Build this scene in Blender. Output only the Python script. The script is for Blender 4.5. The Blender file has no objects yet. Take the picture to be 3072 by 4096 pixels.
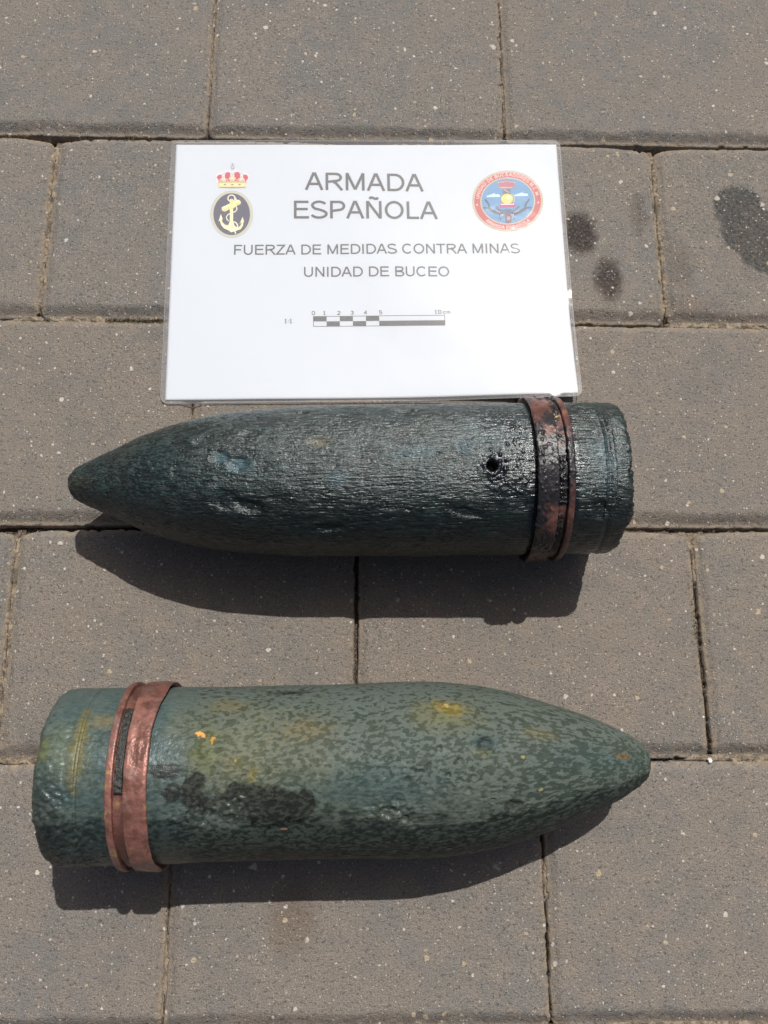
import bpy, math
import numpy as np
from mathutils import Vector
from mathutils.geometry import tessellate_polygon

# ------------------------------------------------------------------ camera, world, sun, exposure
scene = bpy.context.scene
COL = scene.collection
R = math.radians
MM = 0.001

cam_d = bpy.data.cameras.new("camera")
cam = bpy.data.objects.new("camera", cam_d); COL.objects.link(cam)
cam_d.sensor_fit = 'VERTICAL'; cam_d.sensor_height = 36.0; cam_d.lens = 36.0 * 3200 / 4096
cam_d.clip_start = 0.01; cam_d.clip_end = 50
cam.location = (0, 0, 0.5472)
cam.rotation_mode = 'XYZ'
cam.rotation_euler = (0.22463, -0.02722, -0.00194)
scene.camera = cam

SUN_EL, SUN_AZ = 59.4, 20.8            # azimuth from +Y towards +X
world = bpy.data.worlds.new("World"); scene.world = world; world.use_nodes = True
wn = world.node_tree
sky = wn.nodes.new('ShaderNodeTexSky'); sky.sky_type = 'NISHITA'; sky.sun_disc = False
sky.sun_elevation = R(SUN_EL); sky.sun_rotation = R(SUN_AZ)
wn.links.new(sky.outputs[0], wn.nodes['Background'].inputs[0])
sky.air_density = .75; sky.dust_density = 5.0; sky.ozone_density = .3
wn.nodes['Background'].inputs[1].default_value = 0.06

sun_d = bpy.data.lights.new("sun", 'SUN'); sun_d.energy = 4.3; sun_d.angle = R(0.5); sun_d.color = (1.0, 0.965, 0.915)
sun = bpy.data.objects.new("sun", sun_d); COL.objects.link(sun)
d = Vector((math.sin(R(SUN_AZ)) * math.cos(R(SUN_EL)), math.cos(R(SUN_AZ)) * math.cos(R(SUN_EL)), math.sin(R(SUN_EL))))
sun.location = d * 3
sun.rotation_euler = d.to_track_quat('Z', 'Y').to_euler()
scene.view_settings.view_transform = 'Standard'; scene.view_settings.look = 'None'
scene.view_settings.exposure = 0.0; scene.view_settings.gamma = 1.0

# ------------------------------------------------------------------ numpy noise
_rs = np.random.RandomState(7)
_perm = _rs.permutation(256).astype(np.int32); _perm = np.concatenate([_perm, _perm])
_g = _rs.normal(size=(256, 3)); _g /= np.linalg.norm(_g, axis=1)[:, None]; _g = _g.astype(np.float32)
def noise(P, seed=0):
    P = np.asarray(P, dtype=np.float32) + seed * 17.31
    i = np.floor(P).astype(np.int32); f = P - i; i &= 255
    u = f * f * f * (f * (f * 6 - 15) + 10)
    out = 0
    for a in (0, 1):
        wa = u[..., 0] if a else 1 - u[..., 0]
        pa = _perm[(i[..., 0] + a) & 255]
        for b in (0, 1):
            wb = u[..., 1] if b else 1 - u[..., 1]
            pb = _perm[pa + ((i[..., 1] + b) & 255)]
            for c in (0, 1):
                wc = u[..., 2] if c else 1 - u[..., 2]
                g = _g[_perm[pb + ((i[..., 2] + c) & 255)]]
                out = out + wa * wb * wc * ((f[..., 0] - a) * g[..., 0] + (f[..., 1] - b) * g[..., 1] + (f[..., 2] - c) * g[..., 2])
    return out * 1.6
def fbm(P, o=4, seed=0, gain=.5):
    a, s, t = 1., 0, 0
    for k in range(o):
        s = s + a * noise(P * 2.03 ** k, seed + k); t += a; a *= gain
    return s / t
def sm(x, a=0., b=1.):
    t = np.clip((x - a) / (b - a), 0, 1); return t * t * (3 - 2 * t)
def P3(x, y, z=0.): 
    x, y, z = np.broadcast_arrays(x, y, z); return np.stack([x, y, z], -1)

# ------------------------------------------------------------------ objects and meshes
def tag(o, label=None, cat=None, group=None, kind=None):
    if label: o['label'] = label
    if cat: o['category'] = cat
    if group: o['group'] = group
    if kind: o['kind'] = kind
    return o
def empty(name, loc=(0, 0, 0), rz=0.):
    o = bpy.data.objects.new(name, None); COL.objects.link(o); o.location = loc; o.rotation_euler = (0, 0, rz)
    o.empty_display_size = .02
    return o
def mesh_obj(name, V, F, mats, parent=None, attrs=None, smooth=True, fm=None):
    V = np.asarray(V, dtype=np.float64)
    me = bpy.data.meshes.new(name)
    if isinstance(F, np.ndarray) and F.shape[1] == 4:
        n = len(F)
        me.vertices.add(len(V)); me.vertices.foreach_set('co', V.astype(np.float32).ravel())
        me.loops.add(4 * n); me.loops.foreach_set('vertex_index', F.astype(np.int32).ravel())
        me.polygons.add(n); me.polygons.foreach_set('loop_start', np.arange(0, 4 * n, 4, dtype=np.int32))
        me.update(calc_edges=True)
    else:
        me.from_pydata([tuple(v) for v in V], [], [tuple(int(i) for i in f) for f in F])
    if smooth: me.polygons.foreach_set('use_smooth', np.ones(len(me.polygons), dtype=bool))
    if not isinstance(mats, (list, tuple)): mats = [mats]
    for m in mats: me.materials.append(m)
    if fm is not None: me.polygons.foreach_set('material_index', np.asarray(fm, dtype=np.int32))
    for k, a in (attrs or {}).items():
        a = np.asarray(a, dtype=np.float32)
        if a.ndim == 2:
            at = me.attributes.new(k, 'FLOAT_COLOR', 'POINT'); at.data.foreach_set('color', np.concatenate([a, np.ones((len(a), 1), np.float32)], 1).ravel())
        else:
            at = me.attributes.new(k, 'FLOAT', 'POINT'); at.data.foreach_set('value', a.ravel())
    me.update()
    o = bpy.data.objects.new(name, me); COL.objects.link(o)
    if parent is not None: o.parent = parent
    return o
def grid_faces(nu, nv, wrap_v=False):
    a = np.arange(nu - 1)[:, None]; b = np.arange(nv if wrap_v else nv - 1)[None, :]
    b2 = (b + 1) % nv
    return np.stack([a * nv + b, (a + 1) * nv + b, (a + 1) * nv + b2, a * nv + b2], -1).reshape(-1, 4)

# ------------------------------------------------------------------ material helper
class Mat:
    def __init__(s, name):
        s.m = bpy.data.materials.new(name); s.m.use_nodes = True; s.t = s.m.node_tree
        s.b = s.t.nodes['Principled BSDF']; s.out = s.t.nodes['Material Output']
    def put(s, sock, v):
        if isinstance(v, bpy.types.NodeSocket): s.t.links.new(v, sock)
        elif v is not None:
            if isinstance(v, (tuple, list)) and len(v) == 3 and sock.type == 'RGBA': v = (*v, 1)
            sock.default_value = v
    def n(s, typ, outp=0, props=None, **kw):
        nd = s.t.nodes.new('ShaderNode' + typ)
        for k, v in (props or {}).items(): setattr(nd, k, v)
        for k, v in kw.items():
            k = k.replace('_', ' ')
            s.put(nd.inputs[int(k[1:])] if k[0] == 'i' and k[1:].isdigit() else nd.inputs[k], v)
        return nd.outputs[outp]
    def set(s, **kw):
        for k, v in kw.items(): s.put(s.b.inputs[k.replace('_', ' ')], v)
        return s
    def math(s, op, a, b=None, c=None, clamp=False):
        nd = s.t.nodes.new('ShaderNodeMath'); nd.operation = op; nd.use_clamp = clamp
        for i, v in enumerate((a, b, c)): s.put(nd.inputs[i], v)
        return nd.outputs[0]
    def vmath(s, op, a, b=None, out=0):
        nd = s.t.nodes.new('ShaderNodeVectorMath'); nd.operation = op
        s.put(nd.inputs[0], a); s.put(nd.inputs[1], b); return nd.outputs[out]
    def mix(s, f, a, b, blend='MIX'):
        nd = s.t.nodes.new('ShaderNodeMix'); nd.data_type = 'RGBA'; nd.blend_type = blend
        s.put(nd.inputs[0], f); s.put(nd.inputs[6], a); s.put(nd.inputs[7], b); return nd.outputs[2]
    def step(s, v, a, b):
        nd = s.t.nodes.new('ShaderNodeMapRange'); nd.interpolation_type = 'SMOOTHSTEP'; nd.clamp = True
        s.put(nd.inputs[0], v); nd.inputs[1].default_value = a; nd.inputs[2].default_value = b; return nd.outputs[0]
    def noise(s, vec, scale, detail=2, rough=.5, out=0, dist=0.):
        return s.n('TexNoise', out, Vector=vec, Scale=scale, Detail=float(detail), Roughness=rough, Distortion=dist)
    def vor(s, vec, scale, out='Distance', rand=1.):
        nd = s.t.nodes.new('ShaderNodeTexVoronoi'); s.put(nd.inputs['Vector'], vec); nd.inputs['Scale'].default_value = scale
        nd.inputs['Randomness'].default_value = rand
        return nd.outputs
    def attr(s, name, col=False):
        nd = s.t.nodes.new('ShaderNodeAttribute'); nd.attribute_name = name; return nd.outputs['Color' if col else 'Fac']
    def bump(s, h, strength, dist, normal=None):
        return s.n('Bump', 0, Height=h, Strength=strength, Distance=dist, Normal=normal)

# ------------------------------------------------------------------ paving material
def paver_material():
    m = Mat('concrete_paver')
    pos = m.n('NewGeometry', 0)
    tint = m.t.nodes.new('ShaderNodeObjectInfo').outputs['Color']
    big = m.noise(pos, 14, 3, .6)
    mid = m.noise(pos, 75, 3, .6)
    c = m.mix(m.step(big, .35, .65), (.205, .181, .155), (.176, .168, .156))
    c = m.mix(m.step(mid, .4, .72), c, (.218, .190, .162))
    c = m.mix(m.step(m.noise(m.vmath('ADD', pos, (3., 1., 0.)), 30, 2), .55, .75), c, (.168, .160, .147))
    c = m.mix(1., c, tint, 'MULTIPLY')
    # sandy grain
    g = m.noise(pos, 1100, 3, .7)
    gv = m.math('MULTIPLY_ADD', g, 2.1, -.03)
    c = m.mix(1., c, m.n('CombineColor', 0, i0=gv, i1=gv, i2=gv), 'MULTIPLY')
    g2 = m.noise(pos, 420, 3, .65)
    pit = m.step(g2, .415, .34)
    c = m.mix(m.math('MULTIPLY', pit, .42), c, (.05, .043, .036))
    # oil and damp marks
    wob = m.vmath('MULTIPLY', m.vmath('SUBTRACT', m.noise(pos, 110, 3, .6, out=1), (.5, .5, .5)), (.012, .012, 0.))
    pw = m.vmath('ADD', pos, wob)
    def spot(x, y, rx, ry, soft):
        v = m.vmath('MULTIPLY', m.vmath('SUBTRACT', pw, (x * MM, y * MM, 0)), (1000. / rx, 1000. / ry, 0.))
        return m.step(m.vmath('LENGTH', v, out=1), 1. + soft, 1. - soft)
    soak = m.math('MULTIPLY_ADD', m.step(g2, .62, .48), .30, .70)
    def union(*a):
        r = a[0]
        for b in a[1:]: r = m.math('MAXIMUM', r, b)
        return r
    oil = union(spot(166, 345, 12.5, 18, .36), m.math('MULTIPLY', spot(186, 307, 10.5, 17, .42), .95),
                m.math('MULTIPLY', spot(213, 362, 6, 17, .6), .42))
    c = m.mix(m.math('MULTIPLY', oil, soak), c, m.mix(1., c, (.22, .19, .19), 'MULTIPLY'))
    damp = union(spot(292, 369, 20, 20, .10), spot(300, 350, 24, 24, .10), spot(312, 336, 24, 23, .10))
    c = m.mix(m.math('MULTIPLY', damp, soak), c, m.mix(1., c, (.36, .385, .41), 'MULTIPLY'))
    brown = union(m.math('MULTIPLY', spot(-43, -137, 14, 18, .7), .5), m.math('MULTIPLY', spot(242, 318, 8, 20, .7), .4),
                  m.math('MULTIPLY', spot(245, 285, 22, 9, .8), .4))
    c = m.mix(brown, c, m.mix(1., c, (.62, .50, .42), 'MULTIPLY'))
    # rustic border darkened, most along the lower edge, sand dust at the arris
    edge = m.attr('edge'); border_dark = m.attr('border_dark')
    en = m.noise(pos, 160, 3, .65)
    c = m.mix(m.math('MULTIPLY', border_dark, m.step(en, .25, .6)), c, m.mix(1., c, (.60, .55, .51), 'MULTIPLY'))
    dust = m.math('MULTIPLY', m.step(edge, 5.0, .2), m.step(en, .38, .62))
    c = m.mix(m.math('MULTIPLY', dust, .75), c, (.30, .24, .17))
    # small aggregate: pale and tan chips of several sizes
    h = m.math('MULTIPLY', g2, .7)
    for scale, part, rad, cols in ((520, .36, .30, ((.50, .46, .40), (.36, .30, .24))), (260, .19, .26, ((.60, .56, .50), (.40, .33, .25))),
                                   (125, .15, .22, ((.58, .54, .48), (.46, .37, .24))), (58, .10, .145, ((.55, .50, .43), (.48, .37, .20)))):
        pv = m.vmath('ADD', pos, m.vmath('MULTIPLY', m.vmath('SUBTRACT', m.noise(pos, scale * 2.2, 2, .5, out=1), (.5, .5, .5)), (.5 / scale,) * 3))
        pv = m.vmath('MULTIPLY', pv, (1., 1., .0))
        v = m.vor(pv, float(scale))
        sep = m.t.nodes.new('ShaderNodeSeparateColor'); m.t.links.new(v['Color'], sep.inputs[0])
        on = m.math('LESS_THAN', sep.outputs[0], part)
        r = m.math('MULTIPLY_ADD', sep.outputs[1], rad * .75, rad * .35)
        k = m.math('MULTIPLY', on, m.step(m.math('SUBTRACT', r, v['Distance']), -.02, .05))
        cc = m.mix(m.math('POWER', sep.outputs[2], 1.6), *cols)
        c = m.mix(m.math('MULTIPLY', k, .85), c, cc)
        h = m.math('ADD', h, m.math('MULTIPLY', k, .16))
    # pale smears of efflorescence
    sme = m.math('MULTIPLY', m.step(m.noise(m.vmath('ADD', pos, (7., 2., 0.)), 34, 4, .7), .60, .74), m.step(m.noise(pos, 520, 2), .42, .62))
    c = m.mix(m.math('MULTIPLY', sme, .22), c, (.36, .355, .34))
    h = m.math('SUBTRACT', h, m.math('MULTIPLY', pit, .2))
    h = m.math('ADD', h, m.math('MULTIPLY', g, .8))
    m.set(Base_Color=c, Roughness=.82, Normal=m.bump(h, 1., .0012))
    m.b.inputs['Specular IOR Level'].default_value = .35
    return m.m
def sand_material():
    m = Mat('joint_sand'); pos = m.n('NewGeometry', 0)
    n1 = m.noise(pos, 180, 4, .7); n2 = m.noise(pos, 1500, 2, .6)
    c = m.mix(m.step(n1, .38, .62), (.105, .082, .060), (.315, .25, .175))
    c = m.mix(m.step(m.noise(pos, 45, 2), .55, .68), c, (.10, .082, .062))
    c = m.mix(m.step(m.attr('deep'), .3, .9), c, (.035, .024, .018))
    c = m.mix(m.step(n2, .55, .72), c, (.42, .36, .28))
    m.set(Base_Color=c, Roughness=.95, Normal=m.bump(n2, .8, .001)); return m.m
M_PAVER = paver_material(); M_SAND = sand_material()

# ------------------------------------------------------------------ pavement: bed, pavers, joint sand
pavement = empty('pavement'); tag(pavement, 'grey brown concrete block pavement laid in staggered rows', None, kind='structure')
bed = mesh_obj('bedding', [(-2.5, -2.5, -.016), (2.5, -2.5, -.016), (2.5, 2.5, -.016), (-2.5, 2.5, -.016)], np.array([[0, 1, 2, 3]]), M_SAND, pavement,
               {'deep': np.zeros(4)}, smooth=False)
tag(bed, kind='structure')

# rows, top edge and bottom edge Y in mm, joints (X at the top edge, X at the bottom edge), dip of the worn upper corners
PITCH = 234.5
ROWS = [(580.5, 425.2, [(-357, -357), (-122.1, -122.6), (110.6, 111.6), (346, 346)], 2.),
        (425.2, 270.0, [(-473, -473), (-238.4, -238.9), (-5.4, -5.4), (227.4, 228.4), (463, 463)], 5.),
        (270.0, 114.0, [(-357, -357), (-122.8, -122.8), (112, 112), (347, 347)], 1.5),
        (114.0, -42.7, [(-473, -473), (-238.1, -238.0), (-3.9, -3.6), (231.6, 232.5), (467, 467)], 4.),
        (-42.7, -202.0, [(-357, -357), (-121.3, -120.4), (117.4, 117.9), (352, 352)], 1.)]
TINTS = [[(.98, .99, 1.0), (.97, .985, 1.0), (.98, .985, .99), (.96, .98, 1.0), (1, 1, 1)],
         [(.98, .99, 1.0), (.96, .98, 1.0), (1., 1., .99), (1.0, .985, .965), (.94, .97, .98), (1, 1, 1)],
         [(1.0, .98, .95), (1.01, .985, .955), (1.0, .98, .96), (1.02, .99, .96), (1, 1, 1)],
         [(.95, .97, .98), (1.03, 1.0, .965), (1.03, .995, .96), (1.03, 1.0, .96), (.95, .97, .97), (1, 1, 1)],
         [(1.02, 1.01, 1.01), (1.03, 1.02, 1.01), (1.04, 1.02, 1.0), (1.05, 1.01, 1.0), (1, 1, 1)]]
def axis_samples(L, n_edge, e, n_mid):
    a = np.linspace(-1.2, e, n_edge); return np.concatenate([a, np.linspace(e, L - e, n_mid)[1:-1], (L - a)[::-1]])
def paver_mesh(xl, xr, yt, yb, dip, seed, fine=True, shear=(0, 0)):
    gs = 1.25 if dip > 3 else .75
    W, L = xr - xl, yt - yb
    if fine: X = axis_samples(W, 27, 13., int((W - 26) / 1.55)); Y = axis_samples(L, 27, 13., int((L - 26) / 1.55))
    else: X = axis_samples(W, 8, 10., 14); Y = axis_samples(L, 8, 10., 10)
    x, y = np.meshgrid(X, Y, indexing='ij')
    o = seed * 31.7
    wob = lambda t, k, amp, sc: amp * fbm(P3(t / sc, k * 5.3 + o), 3, seed=3)
    top = L - .9 - dip * (np.exp(-(np.clip(x, 0, None) / 15.) ** 1.3) + np.exp(-(np.clip(W - x, 0, None) / 17.) ** 1.3)) - .25 * dip + wob(x, 1, 1.0, 16.) + wob(x, 9, .5, 4.)
    chipn = lambda t, k: 5.5 * np.clip(fbm(P3(t / 5.5, k * 3.3 + o), 3, seed=51) - .22, 0, None)
    dt = top - y - chipn(x, 1); db = y - .9 - wob(x, 2, .6, 14.) - wob(x, 8, .4, 3.) - chipn(x, 2)
    dl = x - gs - wob(y, 3, 1.3, 17.) - wob(y, 7, .8, 3.5) - chipn(y, 3); dr = W - gs - x - wob(y, 4, 1.3, 17.) - wob(y, 6, .8, 3.5) - chipn(y, 4)
    r = 5.
    dx, dy = np.minimum(dl, dr), np.minimum(db, dt)
    qx, qy = np.clip(r - dx, 0, None), np.clip(r - dy, 0, None)
    d = np.where((qx > 0) | (qy > 0), r - np.hypot(qx, qy), np.minimum(dx, dy))
    n_low = fbm(P3(x / 45., y / 45., o), 3, seed=11); n_mid = fbm(P3(x / 9., y / 9., o), 3, seed=21); n_hi = fbm(P3(x / 2.4, y / 2.4, o), 3, seed=31)
    z = .5 * n_low + .22 * n_mid + .22 * n_hi
    bw = 9.5 + 2.2 * noise(P3(x / 22., o, 0), 5)
    sB = 1 - sm((db - 2.2) / bw); sT = 1 - sm((dt - .8) / 4.5); sS = 1 - sm((np.minimum(dl, dr) - 1.) / 6.5)
    rough = 1 + .35 * n_mid
    z = z - np.maximum(np.maximum(3.6 * sB * rough, 1.7 * sT * rough), 1.7 * sS * rough)
    z = z - 15. * (1 - sm((d + .85) / .85))
    z = z - .6 * (1 - sm(d / 1.2))
    border_dark = np.clip(sB * .8 + sS * .30 + sT * .1, 0, 1) * sm(db, .8, 3.0)
    V = np.stack([x + xl, y + yb, z], -1)
    sh = shear[0] + (shear[1] - shear[0]) * (y / L)
    V[..., 0] += sh
    V = V.reshape(-1, 3)
    cx, cy = (xl + xr) / 2, (yt + yb) / 2
    V[:, 0] -= cx; V[:, 1] -= cy
    return V * MM, grid_faces(len(X), len(Y)), {'edge': d.ravel(), 'border_dark': border_dark.ravel()}, (cx * MM, cy * MM)
rs = np.random.RandomState(5)
k = 0
LEVEL = {(0, 1): .3, (1, 1): -.2, (1, 3): -.3, (2, 1): .0, (3, 1): -.1}
for ri, (yt, yb, js, dip) in enumerate(ROWS):
    for ji in range(len(js) - 1):
        (xa, xa2), (xb, xb2) = js[ji], js[ji + 1]
        visible = xb > -330 and xa < 345
        V, F, A, c = paver_mesh((xa + xa2) / 2, (xb + xb2) / 2, yt, yb, dip, k + 1, visible, ((xa2 - xa) / 2, (xa - xa2) / 2))
        o = mesh_obj('paver', V, F, M_PAVER, pavement, A)
        o.location = (c[0], c[1], LEVEL.get((ri, ji), 0) * MM)
        o.rotation_euler = (R(rs.uniform(-.12, .12)), R(rs.uniform(-.1, .1)), 0)
        t = TINTS[ri][min(ji, len(TINTS[ri]) - 1)]; o.color = (*t, 1)
        k += 1
# pavers around the frame: one plain block shared by all of them
V, F, A, c = paver_mesh(0, PITCH, 155.5, 0, 2., 40, False)
far = bpy.data.meshes.new('paver')
first = mesh_obj('paver', V, F, M_PAVER, pavement, A); far = first.data
spots = []
for rr in (-2, -1, 5, 6):
    yb = -202.0 - 155.5 * (-rr) if rr < 0 else 580.5 + 155.5 * (rr - 5)
    off = 0 if rr % 2 else PITCH / 2
    for cc in range(-3, 3): spots.append((cc * PITCH + off, yb))
for ri, (yt, yb, js, dip) in enumerate(ROWS):
    spots.append((js[0][0] - PITCH, yb)); spots.append((js[-1][0], yb))
for i, (x, y) in enumerate(spots):
    o = first if i == 0 else bpy.data.objects.new('paver', far)
    if i: COL.objects.link(o); o.parent = pavement
    o.location = ((x + PITCH / 2) * MM, (y + 77.75) * MM, 0)

# sand and dirt lying in the joints, a rough strip per joint (depth in mm)
def strip(x0, y0, x1, y1, half, level, amp, deepness, seed, along_deep=None, ends=0.):
    Lm = math.hypot(x1 - x0, y1 - y0); n = int(Lm / .8); w = 13
    t = np.linspace(0, 1, n)[:, None]; s = np.linspace(-half, half, w)[None, :]
    ux, uy = (x1 - x0) / Lm, (y1 - y0) / Lm
    x = x0 + (x1 - x0) * t - uy * s; y = y0 + (y1 - y0) * t + ux * s
    q = t * Lm
    nz = fbm(P3(x / 7., y / 7., seed), 3, seed=seed) ; nf = fbm(P3(x / 1.5, y / 1.5, seed), 3, seed=seed + 3); nl = fbm(P3(x / 28., y / 28., seed), 2, seed=seed + 8)
    dp = np.zeros_like(x)
    for (a, b, dep) in (along_deep or []):
        dp = np.maximum(dp, dep * sm(q, a - 3, a + 6) * (1 - sm(q, b - 6, b + 3)) * np.ones_like(x))
    z = level + amp * (nz * 1.5 + nl * 1.7) + .9 * nf - dp
    z = z - 6. * ends * (1 - sm(np.minimum(q, Lm - q), 2., 11.))
    crack = (np.abs(s + 1.1 * nl * 2) < .42) & (nl + .6 * nz > -.05)
    z = np.where(crack, z - 2.2, z)
    deep = np.clip(deepness + dp / 6. + .6 * (z < level - 1.6) + .7 * crack, 0, 1)
    return np.stack([x, y, z], -1).reshape(-1, 3) * MM, grid_faces(n, w), deep.ravel()
SV, SF, SD, off = [], [], [], 0
def add_strip(*a, **k):
    global off
    V, F, D = strip(*a, **k); SV.append(V); SF.append(F + off); SD.append(D); off += len(V)
add_strip(-470, 423.3, 470, 423.3, 8, -8.5, 1.6, .72, 2, along_deep=[(200, 300, 3), (420, 590, 3), (650, 790, 4)])
add_strip(-470, 269.2, 470, 269.2, 4, -4.4, 1.6, .25, 4, along_deep=[(282, 322, 5), (580, 700, 4)])
add_strip(-470, 113.0, 470, 113.0, 7, -7.5, 1.3, .55, 6, along_deep=[(100, 330, 3)])
add_strip(-470, -43.2, 470, -43.2, 4, -3.0, 1.2, .0, 8, along_deep=[(658, 686, 5)])
add_strip(-470, -202.4, 470, -202.4, 4, -3.4, 1.2, .2, 9)
add_strip(-470, 580, 470, 580, 5, -4., 1.2, .3, 9)
for ri, (yt, yb, js, dip) in enumerate(ROWS):
    lv = [-3.0, -2.3, -2.8, -2.6, -3.2][ri]
    for ji, (xa, xb) in enumerate(js):
        dd = []
        if (ri, ji) == (4, 2): dd = [(0, 60, 7), (85, 155, 4)]
        if (ri, ji) == (4, 1): dd = [(0, 38, 7)]
        if (ri, ji) == (3, 3): dd = [(38, 150, 3)]
        if (ri, ji) == (3, 2): dd = [(0, 130, 4)]
        add_strip(xa, yt - 1, xb, yb + 1, 3.0, lv, .8, -.05, 20 + ri * 7 + ji, along_deep=dd, ends=1.)
js_o = mesh_obj('joint_sand', np.concatenate(SV), np.concatenate(SF), M_SAND, pavement, {'deep': np.concatenate(SD)}); tag(js_o, kind='stuff')

# ------------------------------------------------------------------ shells
def resample(pts, n):
    p = np.array(pts, dtype=float)
    # Catmull-Rom smoothing, corners marked by repeated points stay sharp
    out = []
    for i in range(len(p) - 1):
        p0, p1, p2, p3 = p[max(i - 1, 0)], p[i], p[i + 1], p[min(i + 2, len(p) - 1)]
        t = np.linspace(0, 1, 24, endpoint=False)[:, None]
        out.append(.5 * ((2 * p1) + (p2 - p0) * t + (2 * p0 - 5 * p1 + 4 * p2 - p3) * t ** 2 + (3 * p1 - p0 - 3 * p2 + p3) * t ** 3))
    out.append(p[-1:]); q = np.concatenate(out)
    s = np.concatenate([[0], np.cumsum(np.linalg.norm(np.diff(q, axis=0), axis=1))])
    u = np.linspace(0, s[-1], n)
    return np.stack([np.interp(u, s, q[:, 0]), np.interp(u, s, q[:, 1])], -1)
def phi_samples(n_top, n_low):
    a = np.linspace(-20, 200, n_top); b = np.linspace(200, 340, n_low + 2)[1:-1]
    return np.radians(np.concatenate([a, b]))
class Surf:
    """surface of revolution about the local X axis; s and r in mm, phi 0 = far side, 90 = top"""
    def __init__(s, prof, n, nt, nl):
        s.q = resample(prof, n); s.ph = phi_samples(nt, nl)
        tg = np.gradient(s.q, axis=0); tg /= np.linalg.norm(tg, axis=1)[:, None] + 1e-9
        s.nrm = np.stack([-tg[:, 1], tg[:, 0]], -1)
        s.n, s.m = n, len(s.ph)
        s.S = s.q[:, 0][:, None] * np.ones((1, s.m)); s.Rr = s.q[:, 1][:, None] * np.ones((1, s.m)); s.PH = s.ph[None, :] * np.ones((n, 1))
        s.PD = np.degrees(s.PH); s.D = np.zeros_like(s.S); s.dS = np.zeros_like(s.S)
        s.P = np.stack([s.S, s.Rr * np.cos(s.PH), s.Rr * np.sin(s.PH)], -1)
    def dist(s, s0, p0, rs, rp, rot=0.):
        a = s.S - s0; b = np.radians(s.PD - p0) * 49.
        if rot: c_, s_ = math.cos(R(rot)), math.sin(R(rot)); a, b = c_ * a + s_ * b, -s_ * a + c_ * b
        return np.sqrt((a / rs) ** 2 + (b / rp) ** 2)
    def blob(s, s0, p0, rs, rp, soft=.4, wob=.3, rot=0., sc=5., seed=0):
        dd = s.dist(s0, p0, rs, rp, rot) + wob * fbm(s.P / sc, 3, seed=40 + seed)
        return 1 - sm(dd, 1 - soft, 1 + soft)
    def build(s, name, mat, parent, attrs, zc, tilt, z_shift=0.):
        S = s.S + s.D * s.nrm[:, 0][:, None] + s.dS; r = np.clip(s.Rr + s.D * s.nrm[:, 1][:, None], 0.02, None)
        V = np.stack([S, r * np.cos(s.PH), r * np.sin(s.PH)], -1).reshape(-1, 3) * MM
        F = grid_faces(s.n, s.m, True)
        o = mesh_obj(name, V, F, mat, parent, {k: v.ravel() for k, v in attrs.items()})
        o.location = (0, 0, zc * MM); o.rotation_euler = (0, tilt, 0)
        return o

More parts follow.
